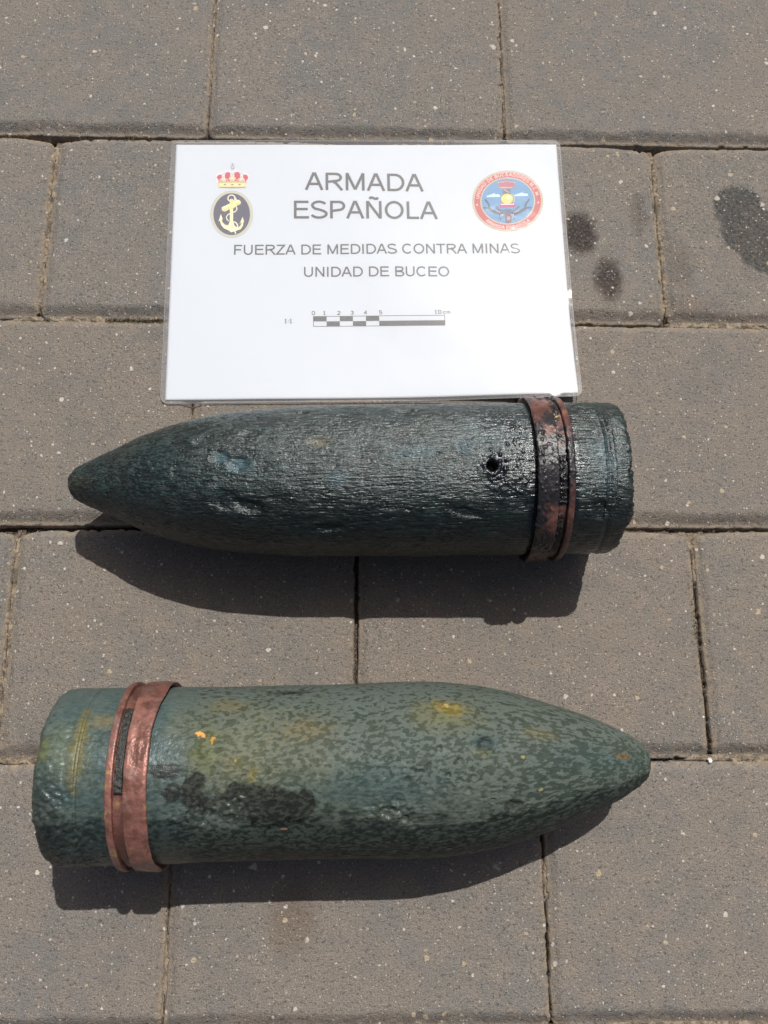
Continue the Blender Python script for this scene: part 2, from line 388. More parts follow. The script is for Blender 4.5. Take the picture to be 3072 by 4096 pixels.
def shell_material(name, kind):
    m = Mat(name)
    pos = m.n('TexCoord', 3)
    mot = m.attr('mottle'); crv = m.attr('groove')
    tar = m.attr('tar'); rust = m.attr('rust'); blue = m.attr('blue')
    n_big = m.noise(pos, 22, 3, .6); n_f = m.noise(m.vmath('MULTIPLY', pos, (.16, 1., 1.) if kind == 1 else (.45, 1., 1.)), 1100 if kind == 1 else 800, 3, .65)
    if kind == 1:
        c = m.mix(m.step(mot, .36, .60), (.005, .008, .007), (.033, .048, .044))
        c = m.mix(m.step(n_big, .4, .65), c, m.mix(1., c, (.62, .86, .92), 'MULTIPLY'))
        c = m.mix(m.math('MULTIPLY', blue, .7), c, (.045, .095, .115))
        c = m.mix(m.math('MULTIPLY', m.step(crv, .25, .8), .85), c, (.006, .008, .008))
        ln = m.noise(m.vmath('MULTIPLY', m.vmath('ADD', pos, m.vmath('MULTIPLY', m.noise(pos, 35, 2, out=1), (.0, .006, .006))), (.075, 1., 1.)), 620, 3, .62)
        c = m.mix(m.math('MULTIPLY', m.step(ln, .44, .36), .7), c, (.003, .005, .005))
        c = m.mix(m.math('MULTIPLY', m.step(ln, .58, .68), .30), c, (.075, .095, .09))
        rough0, tarcol = .48, (.006, .007, .009)
    else:
        lt = m.mix(m.step(n_big, .35, .65), (.088, .106, .089), (.090, .110, .099))
        dk = m.mix(m.step(m.noise(m.vmath('ADD', pos, (1., 0., 0.)), 30, 2), .4, .6), (.041, .055, .045), (.048, .060, .046))
        c = m.mix(m.step(mot, .485, .538), dk, lt)
        c = m.mix(m.math('MULTIPLY', blue, .75), c, m.mix(m.step(mot, .44, .58), (.026, .050, .050), (.052, .086, .086)))
        c = m.mix(m.math('MULTIPLY', m.step(crv, .3, .9), .6), c, (.018, .026, .022))
        rough0, tarcol = .52, (.020, .023, .022)
    rc = m.attr('rustcol', True)
    c = m.mix(rust, c, m.mix(m.step(mot, .45, .56), m.mix(1., rc, (.62, .66, .6), 'MULTIPLY'), rc))
    nfv = m.math('MULTIPLY_ADD', n_f, .9, .55)
    c = m.mix(1., c, m.n('CombineColor', 0, i0=nfv, i1=nfv, i2=nfv), 'MULTIPLY')
    c = m.mix(m.math('MULTIPLY', tar, .93 if kind == 1 else .96), c, tarcol if kind == 1 else m.mix(m.step(mot, .50, .54), (.016, .018, .016), (.033, .033, .028)))
    c = m.mix(m.attr('damp'), c, m.mix(1., c, (.32, .34, .35), 'MULTIPLY'))  # damp skin plus shade painted on the flank turned from the sun
    c = m.mix(m.attr('flake'), c, m.attr('flakecol', True))
    wet = m.noise(pos, 160, 3, .6)
    r = m.math('MULTIPLY_ADD', wet, .30, rough0 - .15)
    r = m.math('MULTIPLY_ADD', m.attr('gloss'), -.20, r)
    r = m.math('MULTIPLY_ADD', m.attr('flake'), .3, r, clamp=True)
    r = m.math('MAXIMUM', r, .13)
    h = m.math('ADD', n_f, m.math('MULTIPLY', m.noise(pos, 420, 3, .6), .8))
    if kind == 1: h = m.math('ADD', h, m.math('MULTIPLY', ln, 1.6))
    m.set(Base_Color=c, Roughness=r, Normal=m.bump(h, m.math('MULTIPLY_ADD', tar, -.2, .62) if kind == 1 else .28, .0009))
    m.set(Specular_IOR_Level=.5 if kind == 1 else m.math('MULTIPLY_ADD', m.attr('gloss'), .42, .11), Specular_Tint=(.86, .97, 1.))
    m.b.inputs['Coat Weight'].default_value = .6 if kind == 1 else .0
    m.b.inputs['Coat Roughness'].default_value = .22 if kind == 1 else .3
    m.t.links.new(m.b.inputs['Normal'].links[0].from_socket, m.b.inputs['Coat Normal'])
    return m.m
def copper_material(name, dark):
    m = Mat(name); pos = m.n('TexCoord', 3)
    n1 = m.noise(pos, 110, 4, .62); n2 = m.noise(m.vmath('ADD', pos, (5., 0., 0.)), 55, 4, .65); n3 = m.noise(pos, 600, 3, .6)
    c = m.mix(m.step(n1, .35, .62), (.15, .068, .052), (.30, .135, .107))
    c = m.mix(m.step(n2, .50, .66), c, (.25, .155, .135))
    c = m.mix(m.step(m.noise(m.vmath('ADD', pos, (0., 3., 0.)), 90, 3, .6), .60, .70), c, (.40, .24, .11))
    c = m.mix(m.math('MULTIPLY', m.step(m.noise(m.vmath('ADD', pos, (0., 9., 0.)), 170, 4, .7), .58, .68), .7), c, (.10, .05, .042))
    c = m.mix(m.math('MULTIPLY', m.attr('dark'), .9), c, (.10, .042, .034))
    c = m.mix(m.attr('tar'), c, (.016, .015, .018))
    c = m.mix(m.attr('flake'), c, (.55, .42, .10))
    m.set(Base_Color=c, Metallic=m.math('MULTIPLY_ADD', m.attr('tar'), -.25, .28), Roughness=m.math('MULTIPLY_ADD', n1, .35, .22 if not dark else .20),
          Normal=m.bump(m.math('ADD', m.math('MULTIPLY', n3, .6), n1), .55, .0009))
    return m.m
def crust_material(name, base, lighter, rough):
    m = Mat(name); pos = m.n('TexCoord', 3)
    n = m.noise(pos, 420, 4, .65)
    m.set(Base_Color=m.mix(m.step(n, .45, .75), base, lighter), Roughness=rough, Normal=m.bump(n, .8, .0012)); return m.m

M_TARRES = crust_material('black_residue', (.010, .010, .011), (.035, .036, .035), .22)
M_CHAR = crust_material('charred_filler', (.018, .019, .016), (.040, .042, .036), .5)

def base_end(s_b, r, sg):
    """closed flat base with a worn rounded corner; sg = direction of the base"""
    return [(s_b - sg * 12, r), (s_b - sg * 6, r), (s_b - sg * 3., r - .4), (s_b - sg * 1., r - 1.6), (s_b - sg * .1, r - 4.), (s_b, r - 8), (s_b, r - 20), (s_b, .0)]

# ---------- shell 1: dark, wet, fibrous; nose to the left
shell_a = empty('artillery_shell', (0, .13404, 0), 0.01214)
tag(shell_a, 'almost black wet fibrous artillery shell with drilled hole and tarred copper band, under the sign', 'shell')
nose = [(-187.5, .02), (-187.3, 3.), (-186., 7.0), (-182.6, 10.5), (-174, 14.6), (-165, 19.0), (-154.5, 23.6), (-140, 30.2), (-125, 35.6), (-108, 40.0), (-96, 42.5), (-82, 44.6), (-67, 46.), (-46, 47.3), (-20, 48.1), (30, 48.5), (96, 48.8)]
prof1 = nose + [(104, 48.6), (140, 48.5), (144, 48.4), (146, 47.8), (148, 48.3), (150, 48.5)] + base_end(161.5, 48.2, 1)
sf = Surf(prof1, 760, 330, 90)
P = sf.P
warp = np.stack([np.zeros_like(sf.S), 2.2 * fbm(P / 34., 2, seed=2), 2.2 * fbm(P / 34., 2, seed=3)], -1)
Pw = P + warp
fib = fbm(Pw * [1 / 11., 1 / 1.1, 1 / 1.1], 4, seed=60, gain=.6)
fib2 = fbm(Pw * [1 / 4., 1 / .9, 1 / .9], 3, seed=64)
lump = fbm(P / 22., 3, seed=70); mid = fbm(P * [1 / 9., 1 / 4.5, 1 / 4.5], 3, seed=75)
fine = fbm(P / 1.3, 2, seed=79)
D = .30 * fib + .22 * fib2 + .75 * lump + .22 * mid + .12 * fine
crack = sm(-np.abs(noise(Pw * [1 / 16., 1 / 2.6, 1 / 2.6], 90)) + .05, 0, .05) * sm(noise(P * [1 / 9., 1 / 4., 1 / 4.], 93), .05, .35)
D -= .45 * crack
nose_r = 1 - sm(sf.S, -187, -165); D += nose_r * 1.6 * fbm(P / 4.5, 3, seed=97)
bend = sm(sf.S, 125, 168)
sf.dS += sm(sf.S, 150, 161) * (2.2 * noise(np.stack([np.cos(sf.PH) * 1.6, np.sin(sf.PH) * 1.6, sf.S * 0], -1), 14) + 1.0 * noise(np.stack([np.cos(sf.PH) * 5, np.sin(sf.PH) * 5, sf.S * 0], -1), 15) + 2.6 * fbm(P / 3.6, 4, seed=99, gain=.58) - 3. * sm(sf.PD, 120, 150) * (1 - sm(sf.PD, 190, 240)))
D += sm(sf.S, 150, 170) * 1.3 * fbm(P / 6., 3, seed=98)
dark_d = np.zeros_like(D)
for (s0, p0, rs_, rp_, dep, rot) in ((-84, 85, 4.5, 4, -1.6, 0), (-73, 90, 7, 4, -1.5, 20), (-80, 119, 9, 6, -1.2, 0), (-90, 112, 4, 8, .7, 20), (-67, 123, 8, 4, -1.6, 10), (-40, 42, 8, 2.4, -1.8, 0), (29, 43, 8, 3, -1.5, 0),
                                   (-95, 70, 5, 3, -1., 0), (-66, 66, 6, 2.6, -1.2, 0), (-110, 95, 3, 5, -.8, 0), (130.5, 72, 7, 3.5, -1.2, 0), (133, 78, 5, 2, .8, 0), (141, 128, 4, 6, -1.5, 0), (152, 60, 6, 3, .8, 30), (-20, 140, 9, 3, -1.2, 0), (61, 128, 9, 3, -1., 12)):
    b = sf.blob(s0, p0, rs_, rp_, .5, .4, rot); D += dep * b
for (s0, p0, r0, amp) in ((61.3, 81, 5., .3), (27, 86, 4, .3)):
    dd = sf.dist(s0, p0, r0, r0); D += amp * np.cos(dd * 14) * (1 - sm(dd, .5, 1.1))
leaf = sf.blob(-1.5, 89, 1.6, 2.6, .2, .2) ; leaf = np.maximum(leaf, sf.blob(-.2, 84, .9, 4, .2, .2, rot=-8))
D -= .25 * leaf
# drilled hole with its crusty rim
hd = sf.dist(76.5, 95.5, 3.1, 3.1)
tar = np.maximum.reduce([sf.blob(79.5, 94.5, 10, 9.5, .35, .9, sc=4, seed=1), sf.blob(101, 96, 3.2, 34, .4, .8, sc=5, seed=2), sf.blob(94, 67, 5, 5, .45, .9, sc=5, seed=3), sf.blob(91, 108, 13, 10, .6, 1.2, sc=6, seed=4) * .9, sf.blob(95, 84, 9, 15, .6, 1.2, sc=6, seed=9) * .85,
                         sf.blob(127.5, 96, 5, 2.6, .3, .8, sc=3, seed=5), sf.blob(125.5, 90, 2.2, 60, .4, .7, sc=4, seed=6), sf.blob(102, 150, 4, 40, .4, .3, seed=7), sf.blob(85, 60, 14, 8, .6, 1., sc=6, seed=8) * .7])
lumpy = sm(fbm(P / 2.6, 3, seed=120), -.05, .5)
D += tar ** 3 * (1.1 * lumpy + .35 * fbm(P / 1.1, 2, seed=123)) * (1 - .75 * sm(sf.S, 97, 99.5)) * sm(hd, .8, 1.7)
for (s0, p0, r0) in ((95, 86, 1.1), (92, 90, .9), (89, 98, .8), (86, 80, .7), (93, 104, 1.), (97, 75, .9), (82, 84, .8)): D += .7 * (1 - sm(sf.dist(s0, p0, r0, r0), .3, 1.1))
D += .9 * np.exp(-((hd - 1.45) / .35) ** 2) + .8 * np.exp(-((hd - 2.4) / .8) ** 2) * lumpy
D -= 11. * (1 - sm(hd, .78, 1.02))
sf.D = D
edge_top = sm(np.cos(np.radians(sf.PD)), .75, .95)
mottle = .47 + .50 * fib + .30 * fib2 + .22 * mid + .12 * lump + .16 * edge_top
zero = np.zeros_like(D); col0 = np.zeros(D.shape + (3,))
blue = np.maximum.reduce([sf.blob(-83, 86, 5, 4, .5, .4), sf.blob(-72, 92, 9, 5, .6, .4), sf.blob(-14, 103, 6, 4, .6, .4) * .7, sf.blob(61, 81, 5, 4, .5, .4) * .7, sf.blob(37, 84, 8, 4, .7, .5) * .6, sf.blob(143, 92, 9, 13, .7, .5) * .6,
                          sf.blob(27, 86, 8, 4, .7, .5) * .5, sf.blob(75, 70, 22, 12, .9, .6) * .35])
groove = np.maximum.reduce([crack * .9, sm(-mottle, -.30, -.12) * .8, leaf * .7, (1 - sm(np.abs(sf.S - 146.2), .8, 2.2)) * sm(fbm(P / 9., 2, seed=33), -.3, .3) * .9])
hole = 1 - sm(hd, .85, 1.15)
damp_shade1 = .95 * sm(sf.PD + 26 * fbm(P * [1 / 18., 1 / 9., 1 / 9.], 4, seed=433), 104, 128)  # ragged damp edge, with the lower flank's shade put into the colour
rust = np.maximum(sf.blob(-25, 76, 6, 3, .7, .8) * .5, sf.blob(-180, 100, 12, 16, .8, .6) * .15)
gloss = np.clip(tar + .8 * sm(fbm(P / 6., 4, seed=130), -.05, .3), 0, 1)
M_S1 = shell_material('wet_corroded_steel', 1)
def colfield(shape, c): a = np.zeros(shape + (3,), dtype=np.float32); a[:] = c; return a.reshape(-1, 3)
ZC1 = 49.6; TILT1 = R(-1.0)      # the base end rides up on its band
body1 = sf.build('shell_body', M_S1, shell_a, {'mottle': mottle, 'groove': groove, 'tar': np.maximum(tar, hole), 'rust': rust, 'blue': blue, 'gloss': gloss * (1 - hole), 'flake': zero, 'damp': damp_shade1}, ZC1, TILT1)  # 'damp' carries damp skin plus the painted shade of the lower flank
def add_col(o, name, arr):
    at = o.data.attributes.new(name, 'FLOAT_COLOR', 'POINT'); at.data.foreach_set('color', np.concatenate([arr, np.ones((len(arr), 1), np.float32)], 1).astype(np.float32).ravel())
add_col(body1, 'rustcol', colfield(D.shape, (.16, .12, .05))); add_col(body1, 'flakecol', colfield(D.shape, (.3, .25, .1)))

def ring(name, prof, mat, parent, zc, tilt, n, nt=300, nl=90, amp=.25, seed=0, fn=None, rng=None):
    s = Surf(prof, n, nt, nl)
    s.D = amp * fbm(s.P / 7., 3, seed=150 + seed) + .12 * fbm(s.P / 1.6, 2, seed=155 + seed)
    at = {'tar': np.zeros_like(s.D), 'dark': np.zeros_like(s.D), 'flake': np.zeros_like(s.D)}
    if fn: fn(s, at)
    return s.build(name, mat, parent, at, zc, tilt)
def band_prof(f, sg):
    # f = front edge s, sg = +1 when the nose lies at +s ; x runs from the front edge to the rear
    X = lambda x: f - sg * x
    pts = [(X(3.2), 47.2), (X(1.2), 49.9), (X(.1), 51.5), (X(0.), 52.2), (X(.5), 52.9), (X(2.4), 53.1), (X(6), 52.8), (X(11.), 52.6), (X(12.3), 52.4), (X(12.6), 51.7), (X(12.7), 50.2), (X(14), 50.0), (X(18.2), 50.0), (X(18.4), 47.2)]
    return pts if sg < 0 else pts
def rim_prof(f, sg):
    X = lambda x: f - sg * x
    return [(X(17.9), 47.5), (X(18.0), 50.6), (X(18.1), 52.2), (X(18.8), 52.6), (X(20.6), 52.4), (X(21.9), 51.9), (X(22.3), 50.5), (X(22.4), 47.5)]
def flip(p): return p[::-1]

def band1(s, at):
    t = np.maximum.reduce([s.blob(109, 100, 30, 22, .25, .8, sc=7, seed=11), s.blob(112, 62, 5, 6, .4, .9, sc=4, seed=12), s.blob(105, 76, 4, 10, .4, .9, sc=4, seed=13), s.blob(117, 48, 3, 7, .4, .6, sc=4, seed=14), s.blob(110, 150, 6, 16, .6, .9, sc=5, seed=15) * .9,
                           s.blob(110, 128, 4, 5, .5, 1., sc=4, seed=16) * .9, s.blob(104, 120, 3, 30, .5, .5, sc=4, seed=17) * .8])
    t = np.clip(t + .85 * sm(fbm(s.P / 6., 4, seed=171), -.02, .12), 0, 1)
    t = t * (1 - .85 * s.blob(107, 50, 6, 9, .4, .8, sc=5, seed=181)) * (1 - .8 * s.blob(113, 134, 3.5, 9, .4, .8, sc=4, seed=182)) * (1 - .7 * s.blob(124, 135, 3, 22, .4, .8, sc=4, seed=183)) * (1 - .6 * s.blob(124, 58, 3, 14, .4, .8, sc=4, seed=184))
    at['tar'] = t
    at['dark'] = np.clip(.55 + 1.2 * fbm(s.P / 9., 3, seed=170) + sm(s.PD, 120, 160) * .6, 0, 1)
    s.D += t * .9 * sm(fbm(s.P / 2.4, 3, seed=172), .12, .55)
    at['flake'] = s.blob(117.6, 55, 1.6, 2.6, .3, 1.2, sc=2, seed=18) + s.blob(116, 41, 1.5, 1.2, .3, .9, sc=2, seed=19)
M_CU1 = copper_material('tarred_copper', True)
ring('driving_band', band_prof(102.6, -1), M_CU1, shell_a, ZC1, TILT1, 90, fn=band1, seed=1)
ring('band_rim', rim_prof(102.6, -1), M_CU1, shell_a, ZC1, TILT1, 34, fn=band1, seed=2)

def filler(name, s0, s1, p0, p1, r0, mat, parent, zc, tilt, seed, bumpy=.8):
    ns, npn = 16, int((p1 - p0) * 1.6)
    ss = np.linspace(s0, s1, ns)[:, None]; pp = np.radians(np.linspace(p0, p1, npn))[None, :]
    S = ss * np.ones_like(pp); PH = pp * np.ones_like(ss)
    eu = np.minimum(np.linspace(0, 1, ns), 1 - np.linspace(0, 1, ns))[:, None] * ns
    ev = np.minimum(np.arange(npn), npn - 1 - np.arange(npn))[None, :] * np.ones((ns, 1))
    e = np.minimum(eu, ev)
    Q = np.stack([S, 50 * np.cos(PH), 50 * np.sin(PH)], -1)
    cellz = np.abs(fbm(Q / 3.2, 3, seed=seed))
    r = r0 + bumpy * (fbm(Q / 2.2, 3, seed=seed + 3) - 1.2 * (cellz < .05)) - 3. * (1 - sm(e, 0, 1.6))
    V = np.stack([S, r * np.cos(PH), r * np.sin(PH)], -1).reshape(-1, 3) * MM
    o = mesh_obj(name, V, grid_faces(ns, npn), mat, parent); o.location = (0, 0, zc * MM); o.rotation_euler = (0, tilt, 0); return o
filler('groove_residue', 115.3, 119.8, 88, 122, 51.2, M_TARRES, shell_a, ZC1, TILT1, 200, 1.2)
filler('groove_residue', 115.2, 119.8, 40, 62, 50.6, M_TARRES, shell_a, ZC1, TILT1, 205, .9)
filler('groove_residue', 115.2, 119.8, 128, 170, 50.4, M_CHAR, shell_a, ZC1, TILT1, 208, .8)

# ---------- shell 2: green, mottled; nose to the right
shell_b = empty('artillery_shell', (0, -.04262, 0), 0.01602)
tag(shell_b, 'green mottled artillery shell with yellow rust patches and clean reddish copper band, nose pointing right', 'shell')
prof2 = [(-174.8, .0), (-174.8, 20), (-174.8, 40), (-174.5, 43.8), (-173.4, 46.6), (-171.2, 48.5), (-168, 49.1), (-165, 49.3), (-153.5, 49.1), (-152.6, 48.75), (-150.8, 48.35), (-149., 48.75), (-148, 49.1), (-110, 49.2), (-80, 48.7), (-20, 48.9), (20, 49.6), (42, 49.6),
         (56, 48.5), (68, 47.), (80, 45.), (95, 41.4), (108, 37.6), (118, 34.2), (136, 28.), (150, 22.2), (160, 17.), (166.5, 12.8), (170.6, 9.), (172.8, 5.), (173.3, 2.), (173.3, .0)]
prof2 = prof2[::-1]   # run from the nose so that normals point outward, as in shell 1
prof2 = [(-a, b) for a, b in prof2]
sf = Surf(prof2, 760, 330, 90)
sf.S = -sf.S; sf.nrm[:, 0] *= -1; sf.P[..., 0] *= -1
P = sf.P
lump = fbm(P / 30., 3, seed=2 + 300); mid = fbm(P * [1 / 8., 1 / 5., 1 / 5.], 3, seed=310)
nz_ = sm(sf.S, 60, 150)[..., None]
blot = fbm(P * (np.array([1 / 3.7, 1 / 2.1, 1 / 2.1]) * (1 - nz_) + np.array([1 / 5.4, 1 / 1.9, 1 / 1.9]) * nz_) + .5 * fbm(P / 6., 2, seed=321)[..., None], 4, seed=320, gain=.6) * 1.1
streak = fbm(P * [1 / 10., 1 / 1.0, 1 / 1.0], 3, seed=330)
strz = sm(sf.PD, 84, 104) * (1 - sm(sf.PD, 150, 170)) * sm(sf.S, -40, 10) * (1 - sm(sf.S, 70, 130))
mach = np.sin(sf.S * 2 * np.pi / 1.15) * sm(-sf.S, 92, 104) * (.5 + .5 * sm(fbm(P / 12., 2, seed=341), -.2, .3))
D = .55 * lump + .22 * mid + .10 * sm(blot, -.05, .1) + (.10 + .30 * strz) * streak + .10 * mach + .06 * fbm(P / 1.3, 2, seed=342)
rough_z = np.maximum.reduce([sf.blob(13, 114, 16, 9, .6, .7, seed=31), sf.blob(-68, 108, 12, 8, .6, .8, seed=32), sf.blob(-89, 113, 7, 7, .6, .8, seed=33), sf.blob(-165, 115, 11, 22, .7, .8, seed=34), sf.blob(-155, 140, 22, 20, .7, .8, seed=35), sf.blob(-100, 115, 4, 5, .5, .6, seed=36)])
D += rough_z * 1.5 * fbm(P / 3., 3, seed=350)
nose_z = sm(sf.S, 145, 172); D += nose_z * .9 * fbm(P / 4., 3, seed=352)
sf.dS += -(1 - sm(sf.S, -176.5, -165)) * (1.6 * noise(np.stack([np.cos(sf.PH) * 2.2, np.sin(sf.PH) * 2.2, sf.S * 0], -1), 16) + .7 * noise(np.stack([np.cos(sf.PH) * 7, np.sin(sf.PH) * 7, sf.S * 0], -1), 17))
D += (1 - sm(sf.S, -177, -166)) * 1.0 * fbm(P / 7., 3, seed=356)
cr = np.zeros_like(D)
for (s0, p0, r0, dep) in ((52.2, 83, 3.6, -.7), (51.8, 94.5, 3., -.7), (56.7, 100, 2.6, -.7), (41.4, 74, 2.4, -.5), (27, 87, 2.6, -.6), (31, 88, 2.2, -.5), (18.7, 104, 4.2, -.6), (13, 112, 5.0, -.6), (22, 117, 3.0, -.6), (46, 90, 1.8, -.6), (60, 92, 2.2, -.6), (36, 84, 1.9, -.6), (44, 98, 2., -.6), (82, 114, 6.2, -.9), (67.4, 71, 5.5, -.9), (-53, 86, 4.2, -.3), (24, 92, 2, -.5), (36, 99, 2.2, -.5), (70, 108, 2.4, -.5), (-100.7, 97, 4, .2), (-103, 86, 3, .1)):
    dd = sf.dist(s0, p0, r0, r0 * .85) + .12 * fbm(P / 3., 2, seed=int(s0) + 500)
    D += 1.5 * dep * (1 - sm(dd, .35, .95)) + .4 * abs(dep) * np.exp(-((dd - 1.05) / .16) ** 2)
    cr = np.maximum(cr, .8 * np.exp(-((dd - .8) / .16) ** 2))
for i in range(70):
    s0, p0, r0 = _rs.uniform(-95, 120), _rs.uniform(70, 165), _rs.uniform(.8, 2.0)
    D -= .35 * (1 - sm(sf.dist(s0, p0, r0, r0), .4, 1.1))
pitm = sf.blob(-41, 22, 12, 3.4, .4, .6, sc=4, seed=37); D -= pitm * (1.0 + 1.2 * fbm(P / 2.2, 3, seed=360))
for i in range(5):                                              # stamped marks under the orange chip
    D -= .35 * (1 - sm(np.abs(sf.S + 88 + .8 * math.sin(i)), 1.2, 2.2)) * (1 - sm(np.abs(sf.PD - (67 + i * 2.6)), .35, .8))
D -= .35 * (1 - sm(np.abs(sf.S + 157.5), .3, 2.2)) * sm(fbm(P / 16., 2, seed=345), -.25, .2)
sf.D = D
edge_top = sm(np.cos(np.radians(sf.PD)), .35, .95)
less = sm(-sf.S, 86, 108)
calm = sm(sf.PD, 86, 100) * (1 - sm(sf.PD, 125, 140)) * sm(sf.S, -32, -15) * (1 - sm(sf.S, 55, 95))
mottle = .515 + .30 * blot * (1 - .65 * less) * (1 - .75 * calm) + .04 * edge_top + .03 * mid + .02 * lump - .02 * sm(sf.S, 60, 110)
tops = np.interp(sf.S, [-98, -94, -88, -83, -78, -74, -69, -60, -50, -40, -34, -31, -27, -24], [100, 88, 84.5, 87, 94, 97, 91.5, 92.5, 94.5, 97, 99.5, 96, 98, 110])
bots = np.interp(sf.S, [-98, -92, -80, -66, -50, -38, -28], [100, 107, 112, 113, 120, 119, 112])
wb = 5 * fbm(P / 5., 4, seed=401)
patch = sm(sf.PD - tops + wb * .6, -.8, .8) * (1 - sm(sf.PD - bots + wb * 2, -3, 4)) * sm(sf.S + wb * .2, -97, -95) * (1 - sm(sf.S + wb * .2, -26, -24))
patch = patch * (1 - .9 * sf.blob(-79, 94.5, 5.5, 6.5, .3, .5, sc=5, seed=61)) * (1 - .5 * sf.blob(-72, 107, 6, 4, .5, .8, sc=5, seed=66))
dark = np.maximum.reduce([patch, sf.blob(-100.7, 97, 4.6, 4.6, .2, .5, sc=4, seed=55), sf.blob(-104.5, 84, 8, 3.8, .3, .4, sc=5, seed=56), pitm * .9, sf.blob(67.4, 71, 5, 4, .4, .5, seed=58) * .45, sf.blob(82, 114, 5.5, 5, .5, .5, seed=59) * .6,
                          sf.blob(-169, 118, 9, 30, .7, .9, sc=5, seed=60) * .6])
dark = dark * (.92 + .08 * (1 - sm(blot, -.1, .12))) 
blue = np.clip(np.maximum.reduce([less * (.4 + .6 * sm(fbm(P / 20., 2, seed=372), -.3, .3)), sf.blob(-2, 96, 34, 10, .7, .8, sc=14, seed=62) * .8, sf.blob(-100, 62, 9, 25, .6, .5, sc=8, seed=63) * .5, sf.blob(67, 71, 7, 5, .5, .5, seed=64), sf.blob(140, 80, 30, 12, .8, .8, sc=10, seed=65) * .6]), 0, 1)
R_ = [(-75, 40, 12, 6, .45, (.15, .12, .045)), (-33, 61, 15, 8, .45, (.19, .145, .065)), (-67, 80, 9, 6, .5, (.21, .165, .065)), (-58.5, 88, 2.5, 5, .7, (.24, .19, .05)), (49.3, 45, 8, 5.5, .85, (.24, .18, .04)), (46, 50, 16, 9, .45, (.17, .155, .06)), (99.7, 61, 8, 4, .4, (.18, .15, .07)),
      (66, 77, 5, 2.4, .45, (.15, .14, .06)), (151, 76, 4, 4, .7, (.17, .10, .035)), (-152, 68, 4.5, 17, .75, (.155, .125, .03)), (-140, 51, 7, 4, .6, (.19, .15, .07)), (-171, 70, 5, 7, .7, (.14, .15, .05)), (-160, 70, 14, 12, .35, (.15, .17, .09)), (-84, 72, 9, 14, .6, (.125, .13, .045)), (-62, 72, 24, 22, .45, (.165, .165, .098)),
      (-30, 80, 20, 12, .3, (.16, .16, .10)), (-98, 56, 9, 10, .3, (.14, .14, .075))]
rust = np.zeros_like(D); rcol = np.zeros(D.shape + (3,)); rw = np.zeros_like(D) + 1e-6
for i, (s0, p0, a, b, st, cc) in enumerate(R_):
    mk = sf.blob(s0, p0, a, b, .75, .9, sc=5, seed=70 + i) * st; rust = np.maximum(rust, mk); rcol += (mk ** 2)[..., None] * np.array(cc); rw += mk ** 2
rcol = (rcol / rw[..., None]).reshape(-1, 3)
fl = np.zeros_like(D); fcol = np.zeros(D.shape + (3,))
for i, (s0, p0, a, b, cc) in enumerate([(-88.5, 61.5, 2.3, 1.3, (.62, .33, .10)), (-86.3, 62.6, 1.5, .9, (.62, .30, .09)), (-80.5, 64, 1.2, .8, (.40, .22, .06)), (-81, 66, .9, 2.4, (.42, .24, .05)), (88.4, 80, 1.3, 1.1, (.24, .23, .11)), (97.7, 104, 1.3, 1.3, (.20, .20, .11)), (-42, 123, 2., .6, (.26, .13, .07)),
                                        (48., 43, 1.2, 1.6, (.34, .26, .10)), (44.5, 44, .8, 2.4, (.17, .11, .05)), (-68, 79, .8, 1.2, (.3, .22, .07)), (151.5, 75, 1.4, 1.1, (.14, .085, .045)), (-117.5, 50, 1, 1, (.6, .5, .3))]):
    mk = sf.blob(s0, p0, a, b, .2, .9, sc=1.6, seed=90 + i); fl = np.maximum(fl, mk); fcol[mk > .01] = cc
sf.D += .35 * fl
damp_shade_noise = fbm(P * [1 / 16., 1 / 9., 1 / 9.], 4, seed=431)
damp_shade2 = sm(sf.PD + 22 * damp_shade_noise, 112, 121) * (.75 + .25 * sm(-blot, -.1, .15))  # shade of the sun-averted flank painted in, behind an irregular damp edge
groove = np.maximum.reduce([cr * .7, (1 - sm(np.abs(sf.S + 150.8), .2, 2.4)) * .6 * sm(fbm(P / 16., 2, seed=345), -.3, .2), (1 - sm(np.abs(sf.S + 157.5), .4, 1.2)) * .4, strz * sm(-streak, .1, .35) * .7, sm(sf.PD, 100, 125) * (1 - sm(sf.PD, 230, 260)) * .12])
gloss = np.clip(.8 * less + .7 * rough_z + .35 * sm(fbm(P / 4., 3, seed=380), .1, .4) * sm(sf.PD, 60, 90), 0, 1) * (1 - rust * .5)
M_S2 = shell_material('mottled_corroded_steel', 2)
ZC2 = 50.0; TILT2 = R(.9)
body2 = sf.build('shell_body', M_S2, shell_b, {'mottle': mottle, 'groove': groove, 'tar': dark, 'rust': rust, 'blue': blue, 'gloss': np.clip(gloss + .25 * damp_shade2, 0, 1), 'flake': fl, 'damp': damp_shade2}, ZC2, TILT2)  # 'damp' carries damp skin plus the painted shade of the sun-averted flank
body2.data.flip_normals() if False else None
add_col(body2, 'rustcol', rcol.astype(np.float32)); add_col(body2, 'flakecol', fcol.reshape(-1, 3).astype(np.float32))

